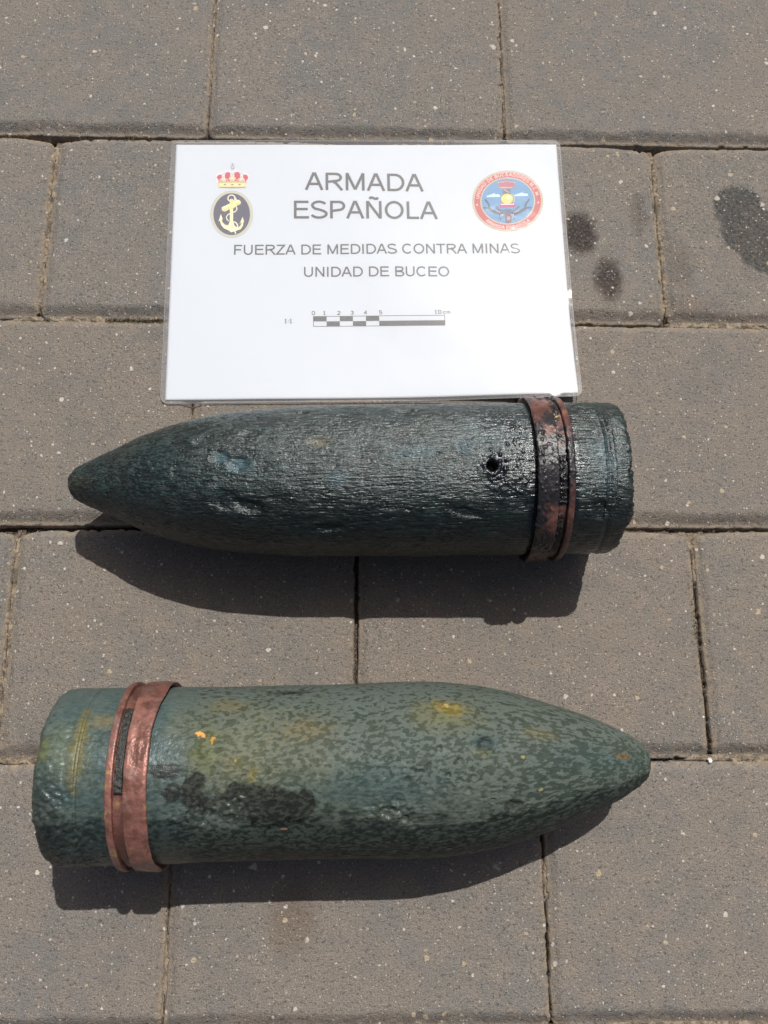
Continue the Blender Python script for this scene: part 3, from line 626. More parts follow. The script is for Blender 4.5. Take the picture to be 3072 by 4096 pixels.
def band2(s, at):
    at['tar'] = np.clip(s.blob(-126, 58, 2, 2.5, .4, .6, seed=8) * .0, 0, 1)
    gz = (1 - sm(np.abs(s.S + 128.6), 2.2, 2.9))
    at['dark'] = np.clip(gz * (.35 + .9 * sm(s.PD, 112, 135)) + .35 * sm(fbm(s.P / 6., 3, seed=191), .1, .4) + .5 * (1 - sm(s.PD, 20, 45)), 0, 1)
    s.D += .35 * fbm(s.P * [1 / 4., 1 / 14., 1 / 14.], 2, seed=192)
    lip = (1 - sm(s.PD, 22, 58)) * sm(s.S, -119, -113.5); s.dS += 3.4 * lip; s.D -= .8 * lip
M_CU2 = copper_material('worn_copper', False)
def mirrored(prof): return prof
ring('driving_band', flip(band_prof(-113.2, 1)), M_CU2, shell_b, ZC2, TILT2, 90, fn=band2, seed=5)
ring('band_rim', flip(rim_prof(-113.2, 1)), M_CU2, shell_b, ZC2, TILT2, 34, fn=band2, seed=6)
filler('groove_residue', -131.0, -125.7, 42, 97.5, 51.7, M_CHAR, shell_b, ZC2, TILT2, 220, .5)

# ------------------------------------------------------------------ the laminated sign
SX, SY, STH = 4.5, 314.5, 0.0181
sign = empty('laminated_sign', (SX * MM, SY * MM, 0), STH)
tag(sign, 'white laminated paper sign with crest, diver badge, scale bar and black lettering on the paving', 'sign')
def sheet_z(x, y):
    """height in mm of the lower face of the plastic over the paving, in sign coordinates"""
    x = np.asarray(x, float); y = np.asarray(y, float)
    z = .9 + .5 * np.sin(x / 41. + .6) * np.cos(y / 55.) + .35 * np.sin((x + y * .6) / 23. + 1.)
    z = z + 6.0 * sm(x, 30, 155) * sm(-y, 10, 110) ** 1.2 + 1.5 * sm(x, -60, 60) * sm(-y, 70, 110)
    z = z + .8 * sm(x, 60, 150) * sm(y, 60, 110) + .9 * np.exp(-((x - 98) / 26.) ** 2 - ((y + 6) / 26.) ** 2)
    z = z - .9 * np.exp(-((x + 5) / 45.) ** 2) * sm(y, 40, 108)
    return .9 + np.log1p(np.exp((z - .9) * 4.)) / 4.
def sheet(name, hx, hy, rad, z0, th, nx, ny, mat, parent, cx=0., cy=0., open_=False):
    X, Y = np.meshgrid(np.linspace(-hx, hx, nx), np.linspace(-hy, hy, ny), indexing='ij')
    if rad > 0:
        qx = np.clip((np.abs(X) - (hx - rad)) / rad, 0, None); qy = np.clip((np.abs(Y) - (hy - rad)) / rad, 0, None)
        c = (qx > 0) & (qy > 0); mx = np.maximum(qx, qy); ln = np.hypot(qx, qy) + 1e-9
        X = np.where(c, np.sign(X) * (hx - rad + rad * qx * mx / ln), X); Y = np.where(c, np.sign(Y) * (hy - rad + rad * qy * mx / ln), Y)
    X = X + cx; Y = Y + cy
    Z = sheet_z(X, Y) + z0
    top = np.stack([X, Y, Z + th], -1).reshape(-1, 3); bot = np.stack([X, Y, Z], -1).reshape(-1, 3)
    F = grid_faces(nx, ny); N = nx * ny
    idx = np.arange(N).reshape(nx, ny)
    loop = np.concatenate([idx[:, 0], idx[-1, 1:], idx[-2::-1, -1], idx[0, -2:0:-1]])
    nxt = np.roll(loop, -1)
    side = np.stack([loop, nxt, nxt + N, loop + N], -1)
    V = np.concatenate([top, bot]) * MM
    return mesh_obj(name, V, F if open_ else np.concatenate([F, F[:, ::-1] + N, side[:, ::-1]]), mat, parent, smooth=True)
def film_material():
    m = Mat('laminate_film'); t = m.t; t.nodes.remove(m.b)
    pos = m.n('TexCoord', 3)
    tr = m.n('BsdfTransparent', 0, Color=(.97, .975, .98))
    haze = m.n('BsdfDiffuse', 0, Color=(.80, .81, .84))
    scr = m.step(m.noise(pos, 300, 4, .7), .66, .72)
    a = m.n('MixShader', 0, i0=m.math('MULTIPLY_ADD', scr, .06, .10), i1=tr, i2=haze)
    wav = m.bump(m.math('ADD', m.noise(pos, 26, 3, .55), m.math('MULTIPLY', m.noise(pos, 150, 2, .5), .05)),   .22, .003)
    gl = m.n('BsdfGlossy', 0, Color=(1, 1, 1), Roughness=.055, Normal=wav)
    veil = m.n('BsdfGlossy', 0, Color=(1, 1, 1), Roughness=.34, Normal=wav)
    fr = m.n('Fresnel', 0, IOR=1.45, Normal=wav)
    b = m.n('MixShader', 0, i0=m.math('MULTIPLY', fr, .55), i1=a, i2=gl)
    b = m.n('MixShader', 0, i0=.0022, i1=b, i2=veil)
    t.links.new(b, m.out.inputs[0]); return m.m
def paper_material():
    m = Mat('white_paper'); pos = m.n('TexCoord', 3)
    sm_ = m.step(m.noise(m.vmath('ADD', pos, (2., 0., 0.)), 32, 4, .7), .62, .80)
    c = m.mix(m.math('MULTIPLY', sm_, .22), (.575, .61, .655), (.42, .42, .43))
    m.set(Base_Color=c, Roughness=.8); return m.m
def ink_material(name, attr=True, col=None):
    m = Mat(name)
    if attr: m.set(Base_Color=m.attr('ink', True), Roughness=.7)
    else:
        pos = m.n('TexCoord', 3); m.set(Base_Color=m.mix(m.step(m.noise(pos, 500, 3, .7), .60, .75), col, tuple(x * 2.2 for x in col)), Roughness=.6)
    return m.m
M_FILM, M_PAPER, M_INK = film_material(), paper_material(), ink_material('colour_print')
M_BLACK = ink_material('black_print', False, (.05, .052, .055))
film_hi = sheet('laminate_film', 151.5, 108., 5.5, .80, .08, 122, 88, M_FILM, sign, open_=True)
paper = sheet('paper', 148.5, 105., 0., .12, .10, 200, 142, M_PAPER, sign, .2, -.4)
PAPER_TOP = .22
def m_edge():
    m = Mat('sealed_plastic_edge'); m.set(Base_Color=(.36, .37, .39), Roughness=.7); m.b.inputs['Alpha'].default_value = .55; return m.m
# thin bright cut edge around the plastic
ang = np.linspace(0, 2 * np.pi, 41)[:-1]; pts = []
for qx, qy, a0 in ((1, 1, 0), (-1, 1, 90), (-1, -1, 180), (1, -1, 270)):
    for a in np.radians(np.linspace(a0, a0 + 90, 10)): pts.append((qx * (151.5 - 5.5) + 5.5 * math.cos(a), qy * (108 - 5.5) + 5.5 * math.sin(a)))
dense = []
for i in range(len(pts)):
    a, b = np.array(pts[i]), np.array(pts[(i + 1) % len(pts)]); n = max(1, int(np.linalg.norm(b - a) / 2.5))
    for j in range(n): dense.append(a + (b - a) * j / n)
dense = np.array(dense); nn_ = len(dense)
tg = np.roll(dense, -1, 0) - np.roll(dense, 1, 0); tg /= np.linalg.norm(tg, axis=1)[:, None]; nr = np.stack([tg[:, 1], -tg[:, 0]], -1)
zz = sheet_z(dense[:, 0], dense[:, 1]); ev = []
for du, dz in ((.25, -.02), (.25, .74), (-.15, .74), (-.15, -.02)):
    ev.append(np.concatenate([dense + nr * du, (zz + dz)[:, None]], 1))
ev = np.stack(ev, 1).reshape(-1, 3) * MM
ef = []
for i in range(nn_):
    j = (i + 1) % nn_
    for c in range(4): ef.append((i * 4 + c, j * 4 + c, j * 4 + (c + 1) % 4, i * 4 + (c + 1) % 4))
mesh_obj('film_edge', ev, np.array(ef), m_edge(), sign, smooth=False)

# ---- flat print: thin faces laid on the paper
class Print:
    def __init__(s): s.V, s.F, s.C, s.lay = [], [], [], 0
    def poly(s, pts, col=(0, 0, 0), h=None):
        p = [Vector((a, b, 0)) for a, b in pts]
        if h is None: s.lay += 1; h = s.lay
        o = len(s.V)
        zz = PAPER_TOP + .06 + h * .003
        s.V += [(a, b, float(sheet_z(a, b)) + zz) for a, b in pts]
        s.C += [col] * len(pts)
        for t in tessellate_polygon([p]):
            a, b, c = [o + i for i in t]
            A, B, Cc = (Vector(s.V[i]) for i in (a, b, c))
            if (B - A).cross(Cc - A).z < 0: b, c = c, b
            s.sub(a, b, c, zz, col)
    def sub(s, a, b, c, zz, col):
        P_ = [np.array(s.V[i][:2]) for i in (a, b, c)]
        L_ = [np.linalg.norm(P_[(i + 1) % 3] - P_[i]) for i in range(3)]; k = int(np.argmax(L_))
        if L_[k] < 2.2: s.F.append((a, b, c)); return
        q = (P_[k] + P_[(k + 1) % 3]) / 2; n = len(s.V); s.V.append((q[0], q[1], float(sheet_z(q[0], q[1])) + zz)); s.C.append(col)
        i = (a, b, c)
        s.sub(i[k], n, i[(k + 2) % 3], zz, col); s.sub(n, i[(k + 1) % 3], i[(k + 2) % 3], zz, col)
    def stroke(s, pts, w, col=(0, 0, 0), closed=False, h=None):
        q_ = [tuple(map(float, a)) for a in pts]; pts = []
        for i_, a in enumerate(q_):
            pts.append(a); b = q_[(i_ + 1) % len(q_)]
            if i_ == len(q_) - 1 and not closed: break
            m_ = int(math.hypot(b[0] - a[0], b[1] - a[1]) / 4.)
            for t_ in range(1, m_ + 1): pts.append((a[0] + (b[0] - a[0]) * t_ / (m_ + 1), a[1] + (b[1] - a[1]) * t_ / (m_ + 1)))
        p = np.array(pts, float); n = len(p)
        if h is None: s.lay += 1; h = s.lay
        for i in range(n if closed else n - 1):
            pass
        L, Rt = [], []
        for i in range(n):
            a = p[(i - 1) % n] if (closed or i > 0) else p[i]; b = p[(i + 1) % n] if (closed or i < n - 1) else p[i]
            d1 = p[i] - a; d2 = b - p[i]
            l1, l2 = np.linalg.norm(d1), np.linalg.norm(d2)
            if l1 < 1e-9: d1 = d2 / l2
            else: d1 = d1 / l1
            if l2 < 1e-9: d2 = d1
            else: d2 = d2 / l2
            t = d1 + d2; t = t / (np.linalg.norm(t) + 1e-9); nm = np.array([-t[1], t[0]]); n1 = np.array([-d1[1], d1[0]])
            k = w / 2 / max(.35, float(nm @ n1)); L.append(p[i] + nm * k); Rt.append(p[i] - nm * k)
        o = len(s.V); zz = PAPER_TOP + .06 + h * .003
        for a, b in zip(L, Rt):
            for q in (a, b): s.V.append((q[0], q[1], float(sheet_z(q[0], q[1])) + zz)); s.C.append(col)
        for i in range(n if closed else n - 1):
            j = (i + 1) % n; s.F.append((o + 2 * i + 1, o + 2 * j + 1, o + 2 * j, o + 2 * i))
    def build(s, name, mat, parent):
        V = np.array(s.V) * MM
        return mesh_obj(name, V, s.F, mat, parent, {'ink': np.array(s.C)}, smooth=False)
def arc(cx, cy, rx, ry, a0, a1, n=14):
    return [(cx + rx * math.cos(R(a)), cy + ry * math.sin(R(a))) for a in np.linspace(a0, a1, n)]
ADV = dict(A=.667, B=.667, C=.722, D=.722, E=.667, F=.611, I=.278, L=.556, M=.833, N=.722, O=.778, P=.667, R=.722, S=.667, T=.611, U=.722, Z=.611)
ADV[' '] = .278; ADV['.'] = .278; ADV['Ñ'] = .722
def glyph(ch, t=.128):
    """monoline grotesque capitals: list of (polyline, closed), cap height 1, advance in cap heights"""
    w = ADV[ch] / .716; h = t / 2; l = .11 + h; r = w - .08 - h
    if ch == 'A': return [([(.0 + h, 0), (w / 2 - .015, 1)], 0), ([(w - h, 0), (w / 2 + .015, 1)], 0), ([(.22, .345), (w - .22, .345)], 0)], w
    if ch == 'B': return [([(l, 0), (l, 1)], 0), ([(l, 1 - h)] + arc(w - .36, .75, .22, .25 - h, 90, -90) + [(l, .5)], 0), ([(l, .5)] + arc(w - .35, .26, .26, .26 - h + .02, 90, -90) + [(l, h)], 0)], w
    if ch == 'C': return [(arc(w * .51, .5, w * .40, .5 - h + .012, 42, 318, 26), 0)], w
    if ch == 'D': return [([(l, 0), (l, 1)], 0), ([(l, 1 - h)] + arc(w - .52, .5, .43 - h * .2, .5 - h, 90, -90, 20) + [(l, h)], 0)], w
    if ch == 'E': return [([(l, 0), (l, 1)], 0), ([(l, 1 - h), (w - .07, 1 - h)], 0), ([(l, .53), (w - .11, .53)], 0), ([(l, h), (w - .05, h)], 0)], w
    if ch == 'F': return [([(l, 0), (l, 1)], 0), ([(l, 1 - h), (w - .05, 1 - h)], 0), ([(l, .51), (w - .13, .51)], 0)], w
    if ch == 'I': return [([(w / 2, 0), (w / 2, 1)], 0)], w
    if ch == 'L': return [([(l, 0), (l, 1)], 0), ([(l, h), (w - .04, h)], 0)], w
    if ch == 'M': return [([(l, 0), (l, 1)], 0), ([(w - l, 0), (w - l, 1)], 0), ([(l, 1), (w / 2, .06)], 0), ([(w - l, 1), (w / 2, .06)], 0)], w
    if ch in 'NÑ':
        g = [([(l, 0), (l, 1)], 0), ([(w - l, 0), (w - l, 1)], 0), ([(l, .98), (w - l, .02)], 0)]
        if ch == 'Ñ': g.append(([(w / 2 - .22, 1.12), (w / 2 - .16, 1.2), (w / 2 - .07, 1.2), (w / 2 + .07, 1.13), (w / 2 + .16, 1.13), (w / 2 + .22, 1.21)], 0))
        return g, w
    if ch == 'O': return [(arc(w / 2, .5, w / 2 - .06 - h, .5 - h + .012, 0, 360, 33)[:-1], 1)], w
    if ch == 'P': return [([(l, 0), (l, 1)], 0), ([(l, 1 - h)] + arc(w - .36, .71, .25, .29 - h, 90, -90) + [(l, .42)], 0)], w
    if ch == 'R': return [([(l, 0), (l, 1)], 0), ([(l, 1 - h)] + arc(w - .39, .735, .25, .265 - h, 90, -90) + [(l, .47)], 0), ([(w * .50, .47), (w * .62, .41), (w - .07, 0)], 0)], w
    if ch == 'S': return [(arc(w / 2, .735, w / 2 - .12, .265 - h + .012, 22, 180, 11) + [(w * .17, .65), (w * .28, .56), (w * .52, .50), (w * .74, .43)] + arc(w / 2, .265, w / 2 - .085, .265 - h + .012, 20, -165, 14), 0)], w
    if ch == 'T': return [([(w / 2, 0), (w / 2, 1)], 0), ([(.03, 1 - h), (w - .03, 1 - h)], 0)], w
    if ch == 'U': return [([(l, 1)] + arc(w / 2, .36, w / 2 - l, .36 - h + .012, 180, 360, 16) + [(w - l, 1)], 0)], w
    if ch == 'Z': return [([(.09, 1 - h), (w - .08, 1 - h), (.10, h), (w - .04, h)], 0)], w
    if ch == '.': return [([(w / 2, 0), (w / 2, .14)], 0)], w
    return [], w
def text_width(t): return sum(ADV[c] / .716 for c in t)
def line_text(name, text, xl, xr, y0, y1, hgt):
    pr = Print(); W = text_width(text) - .12; k = (xr - xl) / W; x = -.04
    for i, ch in enumerate(text):
        gl, w = glyph(ch)
        for j, (pl, cl) in enumerate(gl):
            pts = [(xl + (x + a) * k, y0 + (y1 - y0) * ((x + a) * k / (xr - xl)) + b * hgt) for a, b in pl]
            pr.stroke(pts, .142 * (k + hgt) / 2, (0, 0, 0), bool(cl), h=j)
        x += w
    return pr.build(name, M_BLACK, paper)
line_text('lettering', 'ARMADA', -48.0, 41.8, 64.9, 63.4, 15.3)
line_text('lettering', 'ESPAÑOLA', -57.9, 51.9, 40.4, 39.4, 15.2)
line_text('lettering', 'FUERZA DE MEDIDAS CONTRA MINAS', -102.2, 114.3, 9.9, 10.2, 8.3)
line_text('lettering', 'UNIDAD DE BUCEO', -49.7, 59.8, -8.5, -9.0, 8.2)

# scale bar
bar = Print(); x0, x1, yb0, yt0 = -42.1, 55.2, -48.8, -40.8; u = (x1 - x0) / 10; ym = (yb0 + yt0) / 2
def rect(p, a, b, c, d_, h): p.poly([(a, b), (c, b), (c, d_), (a, d_)], h=h)
for i in range(5):
    if i % 2 == 0: rect(bar, x0 + i * u, ym, x0 + (i + 1) * u, yt0, 1)
    else: rect(bar, x0 + i * u, yb0, x0 + (i + 1) * u, ym, 1)
rect(bar, x0 + 5 * u, yb0, x1, ym, 1)
bar.stroke([(x0, yb0), (x1, yb0), (x1, yt0), (x0, yt0)], .42, closed=True, h=2)
bar.build('scale_bar', M_BLACK, paper)
DG = {'0': [([(0, .2), (0, .8), (.2, 1), (.5, 1), (.7, .8), (.7, .2), (.5, 0), (.2, 0)], 1)], '1': [([(.1, .8), (.35, 1), (.35, 0)], 0), ([(.1, 0), (.6, 0)], 0)],
      '2': [([(0, .8), (.2, 1), (.5, 1), (.7, .8), (.7, .6), (0, 0), (.7, 0)], 0)], '3': [([(0, .85), (.2, 1), (.5, 1), (.7, .8), (.5, .53), (.3, .53), (.5, .53), (.7, .3), (.5, 0), (.2, 0), (0, .15)], 0)],
      '4': [([(.5, 0), (.5, 1), (0, .35), (.7, .35)], 0)], '5': [([(.7, 1), (.05, 1), (0, .55), (.45, .6), (.7, .4), (.6, .05), (.2, 0), (0, .12)], 0)],
      ':': [([(.3, .1), (.3, .25)], 0), ([(.3, .6), (.3, .75)], 0)], 'c': [([(.65, .6), (.2, .62), (0, .4), (0, .2), (.2, 0), (.65, 0)], 0)], 'm': [([(0, 0), (0, .62)], 0), ([(0, .5), (.2, .62), (.4, .5), (.4, 0)], 0), ([(.4, .5), (.6, .62), (.8, .5), (.8, 0)], 0)]}
def tiny(t, x, y, hh, pitch, w=.55):
    for ch in t:
        num = Print()
        for j, (pl, cl) in enumerate(DG.get(ch, [])): num.stroke([(x + a * hh, y + b * hh) for a, b in pl], w, closed=bool(cl), h=1 + j)
        num.build('numeral' if ch.isdigit() else 'printed_mark', M_BLACK, paper)
        x += pitch
for t, x in (('0', -43.1), ('1', -34.9), ('2', -24.2), ('3', -14.4), ('4', -4.4), ('5', 6.8), ('10', 47.8)): tiny(t, x, -39.4, 2.7, 2.9)
tiny('cm', 54.3, -39.4, 2.9, 2.7); tiny('1', -63.5, -45.9, 2.9, 2.3, .6); tiny(':1', -61.4, -45.9, 2.9, 1.7, .6)

# crest and badge: drawn in their own units and mapped onto the paper
def emblem(A):
    f = lambda pts: [(A[0][0] * x + A[0][1] * y + A[0][2], A[1][0] * x + A[1][1] * y + A[1][2]) for x, y in pts]
    return f
def ell(cx, cy, rx, ry, n=24): return [(cx + rx * math.cos(a), cy + ry * math.sin(a)) for a in np.linspace(0, 2 * math.pi, n, endpoint=False)]
GOLD, GOLDL, GOLDD, RED, PEARL, GREY, NAVY = (.52, .43, .20), (.72, .64, .34), (.30, .24, .10), (.52, .055, .09), (.66, .67, .70), (.27, .29, .34), (.075, .070, .115)
E1 = emblem([[.02984, .00074, -129.45], [-.00005, -.03375, 91.9]])
cr_ = Print()
cr_.poly(E1([(345, 480), (360, 380), (430, 320), (560, 290), (640, 265), (830, 255), (1010, 265), (1100, 290), (1230, 310), (1300, 380), (1320, 490), (1250, 560), (1180, 600), (480, 600), (400, 560)]), (.66, .68, .73))
for p_ in ([(425, 480), (450, 430), (500, 400), (560, 400), (560, 590), (490, 600), (470, 530)], [(640, 470), (640, 390), (680, 335), (780, 345), (780, 590), (690, 600), (660, 560)], [(880, 590), (880, 345), (990, 330), (1030, 380), (1030, 480), (1000, 560), (970, 600)], [(1105, 400), (1190, 400), (1230, 440), (1235, 500), (1190, 560), (1180, 600), (1105, 600)]):
    cr_.poly(E1(p_), RED)
for pl in ([(420, 580), (385, 520), (375, 450), (390, 390), (440, 335), (520, 305), (590, 310), (600, 400)], [(600, 420), (600, 350), (640, 295), (700, 268), (790, 262)], [(1240, 580), (1275, 520), (1285, 450), (1270, 390), (1220, 320), (1140, 300), (1075, 310), (1065, 400)], [(1065, 420), (1060, 350), (1020, 290), (950, 268), (870, 262)], [(833, 280), (833, 400)]):
    cr_.stroke(E1(pl), 1.25, GREY)
    q = np.array(pl, float); L_ = np.concatenate([[0], np.cumsum(np.linalg.norm(np.diff(q, axis=0), axis=1))])
    for s_ in np.arange(0, L_[-1], 42): cr_.poly(E1(ell(np.interp(s_, L_, q[:, 0]), np.interp(s_, L_, q[:, 1]), 18, 17, 8)), (.86, .87, .88), h=30)
cr_.lay = 31
cr_.poly(E1(ell(836, 225, 58, 52, 16)), GREY); cr_.stroke(E1([(780, 228), (892, 228)]), .6, PEARL); cr_.stroke(E1([(836, 175), (836, 228)]), .5, PEARL)
cr_.stroke(E1([(836, 105), (836, 180)]), .55, GREY); cr_.stroke(E1([(798, 135), (874, 135)]), .55, GREY)
cr_.poly(E1([(455, 590), (540, 560), (690, 575), (830, 555), (970, 575), (1130, 560), (1200, 590), (1190, 640), (1175, 740), (830, 752), (480, 740), (470, 640)]), GOLD)
cr_.poly(E1([(480, 625), (830, 612), (1185, 625), (1172, 712), (830, 724), (485, 712)]), GOLDL)
cr_.poly(E1([(500, 727), (830, 718), (1160, 727), (1080, 738), (830, 742), (580, 738)]), GOLDD)
for x_ in (555, 728, 930, 1098): cr_.poly(E1(ell(x_, 664, 18, 20, 10)), (.85, .8, .6))
for x_ in (640, 1015): cr_.poly(E1(ell(x_, 660, 34, 20, 10)), (.25, .24, .16))
cr_.poly(E1([(785, 662), (830, 642), (875, 662), (830, 684)]), (.25, .20, .12))
for cx_, cy_, k_ in ((830, 500, 1.), (605, 520, .85), (1060, 520, .85)):
    for dx_, dy_ in ((0, -62), (-62, 8), (62, 8)): cr_.poly(E1(ell(cx_ + dx_ * k_, cy_ + dy_ * k_, 31 * k_, 34 * k_, 12)), (.70, .55, .30))
    cr_.poly(E1([(cx_ - 20, cy_), (cx_ + 20, cy_), (cx_ + 12, cy_ + 70), (cx_ - 12, cy_ + 70)]), (.62, .48, .24)); cr_.poly(E1(ell(cx_, cy_, 16, 16, 8)), (.82, .74, .55))
for x_ in (515, 708, 955, 1140): cr_.poly(E1(ell(x_, 545, 15, 17, 8)), (.85, .72, .6))
cr_.build('royal_crown', M_INK, paper)
an = Print()
an.poly(E1(ell(815, 1410, 540, 594, 64)), (.40, .39, .32)); an.poly(E1(ell(815, 1410, 530, 584, 64)), (.60, .58, .46))
for a in np.linspace(0, 2 * math.pi, 120, endpoint=False):
    c_, s_ = math.cos(a), math.sin(a); c2, s2 = math.cos(a + .045), math.sin(a + .045)
    an.stroke(E1([(815 + 470 * c_, 1410 + 525 * s_), (815 + 530 * c2, 1410 + 584 * s2)]), .22, (.30, .30, .26), h=4)
an.lay = 5
an.poly(E1(ell(815, 1410, 466, 530, 60)), (.12, .11, .07)); an.poly(E1(ell(815, 1408, 456, 520, 60)), NAVY)
Y1, Y2, Y3 = (.70, .66, .30), (.84, .81, .50), (.42, .38, .16)
an.stroke(E1(ell(810, 1010, 92, 84, 26)), .95, (.74, .70, .58), closed=True)
an.stroke(E1([(870, 1000), (930, 1030), (920, 1100), (900, 1180), (930, 1230), (950, 1290), (910, 1345), (800, 1385), (720, 1420), (680, 1480), (690, 1540), (740, 1590)]), .95, (.70, .64, .50))
an.poly(E1([(770, 1280), (850, 1280), (850, 1600), (880, 1690), (930, 1750), (990, 1740), (1040, 1690), (1065, 1600), (1010, 1670), (1090, 1480), (1135, 1620), (1110, 1600), (1100, 1700), (1040, 1790), (930, 1830), (800, 1868), (720, 1810), (620, 1770), (545, 1680), (515, 1575), (480, 1600), (540, 1405), (590, 1550), (560, 1545), (590, 1620), (650, 1680), (730, 1690), (765, 1600)]), Y2)
an.stroke(E1([(555, 1560), (590, 1640), (650, 1700), (735, 1705)]), .35, Y3); an.stroke(E1([(800, 1290), (800, 1640), (860, 1760), (920, 1790), (1030, 1730), (1085, 1610)]), .35, Y3)
an.poly(E1([(560, 1240), (980, 1045), (1045, 1085), (1045, 1155), (630, 1355), (560, 1315)]), Y1); an.poly(E1([(560, 1240), (980, 1045), (1045, 1085), (630, 1275)]), Y2)
an.poly(E1([(770, 1030), (850, 1030), (850, 1170), (890, 1180), (890, 1250), (830, 1280), (770, 1270)]), Y1); an.stroke(E1([(822, 1040), (822, 1170)]), .3, Y3)
for a_ in ((690, 1190), (650, 1210), (900, 1092), (935, 1076)): an.stroke(E1([a_, (a_[0] + 45, a_[1] + 42), (a_[0] + 45, a_[1] + 105)]), .25, Y3)
an.stroke(E1([(630, 1275), (630, 1350)]), .3, Y3)
an.stroke(E1([(850, 1600), (920, 1625), (960, 1680), (960, 1740), (905, 1770), (885, 1830), (920, 1905)]), .95, (.76, .72, .56))
an.build('anchor_crest', M_INK, paper)

E2 = emblem([[.03985, -.00244, 76.49], [-.00007, -.04459, 87.54]])
bd = Print(); CX, CY, RX, RY = 827, 727, 689, 590
ROPE, ROPED, BRED, BSKY = (.60, .52, .36), (.26, .21, .13), (.44, .06, .07), (.085, .26, .46)
bd.poly(E2(ell(CX, CY, RX, RY, 72)), ROPED); bd.poly(E2(ell(CX, CY, RX - 6, RY - 6, 72)), ROPE)
for a in np.linspace(0, 2 * math.pi, 110, endpoint=False):
    c_, s_ = math.cos(a), math.sin(a); c2, s2 = math.cos(a + .04), math.sin(a + .04)
    bd.stroke(E2([(CX + (RX - 38) * c_, CY + (RY - 36) * s_), (CX + (RX - 4) * c2, CY + (RY - 4) * s2)]), .35, ROPED, h=3)
bd.lay = 4
bd.poly(E2(ell(CX, CY, RX - 38, RY - 36, 72)), BRED)
bd.poly(E2(ell(CX, CY, 535, 458, 64)), ROPE)
for a in np.linspace(0, 2 * math.pi, 90, endpoint=False):
    c_, s_ = math.cos(a), math.sin(a); c2, s2 = math.cos(a + .04), math.sin(a + .04)
    bd.stroke(E2([(CX + 512 * c_, CY + 438 * s_), (CX + 534 * c2, CY + 457 * s2)]), .3, ROPED, h=7)
bd.lay = 8
bd.poly(E2(ell(CX, CY, 512, 437, 64)), BSKY)
def arc_text(text, a0, a1, rx, ry, hgt, flipd=False):
    W = text_width(text); x = 0
    for ch in text:
        gl, w = glyph(ch); tc = (x + w / 2) / W; a = R(a0 + (a1 - a0) * tc)
        # position on the ellipse, letter upright along the outward normal
        px, py = CX + rx * math.cos(a), CY + ry * math.sin(a)
        up = np.array([math.cos(a) / 1., math.sin(a) * rx / ry]); up /= np.linalg.norm(up)
        if flipd: up = -up
        rt = np.array([-up[1], up[0]])
        sc = abs(R(a1 - a0)) * (rx + ry) / 2 / W
        for j, (pl, cl) in enumerate(gl):
            bd.stroke(E2([(px + rt[0] * (u_ - w / 2) * sc * .94 + up[0] * v_ * hgt, py + rt[1] * (u_ - w / 2) * sc * .94 + up[1] * v_ * hgt) for u_, v_ in pl]), .42, (.82, .62, .60), bool(cl), h=9 + j)
        x += w
arc_text('UNIDAD DE BUCEADORES M.C.M.', -176, -9, 560, 482, 66)
arc_text('ARMADA ESPAÑOLA', 134, 45, 622, 544, 62, True)
bd.lay = 14
for x_, y_ in ((232, 803), (1421, 758)): bd.poly(E2(ell(x_, y_, 14, 15, 8)), (.85, .7, .68))
for dx_ in (0, 1):
    o_ = (410, 630) if not dx_ else (955, 612)
    sh = [(0, 0), (60, -8), (70, -25), (110, -28), (125, -40), (145, -42), (150, -62), (158, -42), (180, -25), (215, -30), (250, -25), (268, 2), (266, 18), (12, 24)]
    bd.poly(E2([(o_[0] + a, o_[1] + b) for a, b in sh]), (.55, .74, .84))
DK = (.045, .06, .11)
bd.poly(E2([(620, 370), (680, 340), (800, 325), (920, 340), (980, 375), (960, 430), (930, 490), (660, 490), (640, 430)]), (.30, .16, .22))
bd.poly(E2([(650, 380), (800, 355), (950, 380), (920, 455), (680, 455)]), (.42, .08, .12)); bd.stroke(E2([(665, 468), (925, 468)]), .9, (.50, .36, .24))
for x_ in (640, 690, 740, 800, 860, 910, 960): bd.poly(E2(ell(x_, 350 + abs(x_ - 800) * .12, 12, 12, 6)), (.55, .56, .62), h=20)
bd.lay = 21
bd.poly(E2([(735, 500), (870, 500), (885, 590), (725, 590)]), (.10, .10, .13)); bd.stroke(E2([(750, 505), (860, 570)]), .8, (.45, .42, .40))
bd.poly(E2([(690, 740), (940, 740), (930, 790), (700, 790)]), (.28, .20, .14))
bd.poly(E2(ell(812, 690, 128, 108, 28)), (.12, .12, .10)); bd.poly(E2(ell(812, 690, 118, 100, 28)), (.66, .55, .17)); bd.poly(E2(ell(845, 655, 45, 32, 14)), (.80, .74, .42))
bd.stroke(E2([(890, 590), (950, 650), (960, 720), (935, 760)]), .6, (.50, .45, .35))
bd.poly(E2([(665, 795), (700, 785), (960, 785), (980, 810), (960, 850), (690, 858), (665, 835)]), (.42, .05, .20)); bd.stroke(E2([(690, 797), (950, 793)]), .7, (.85, .8, .82))
bd.poly(E2([(600, 820), (640, 850), (700, 905), (820, 880), (940, 905), (1010, 850), (1040, 815), (1055, 860), (980, 930), (900, 980), (820, 1000), (740, 980), (640, 920), (585, 870)]), (.08, .11, .20))
bd.poly(E2([(765, 975), (820, 990), (905, 975), (900, 1140), (830, 1170), (780, 1140)]), (.16, .08, .11)); bd.poly(E2([(815, 1030), (870, 1030), (870, 1100), (815, 1100)]), (.36, .26, .36))
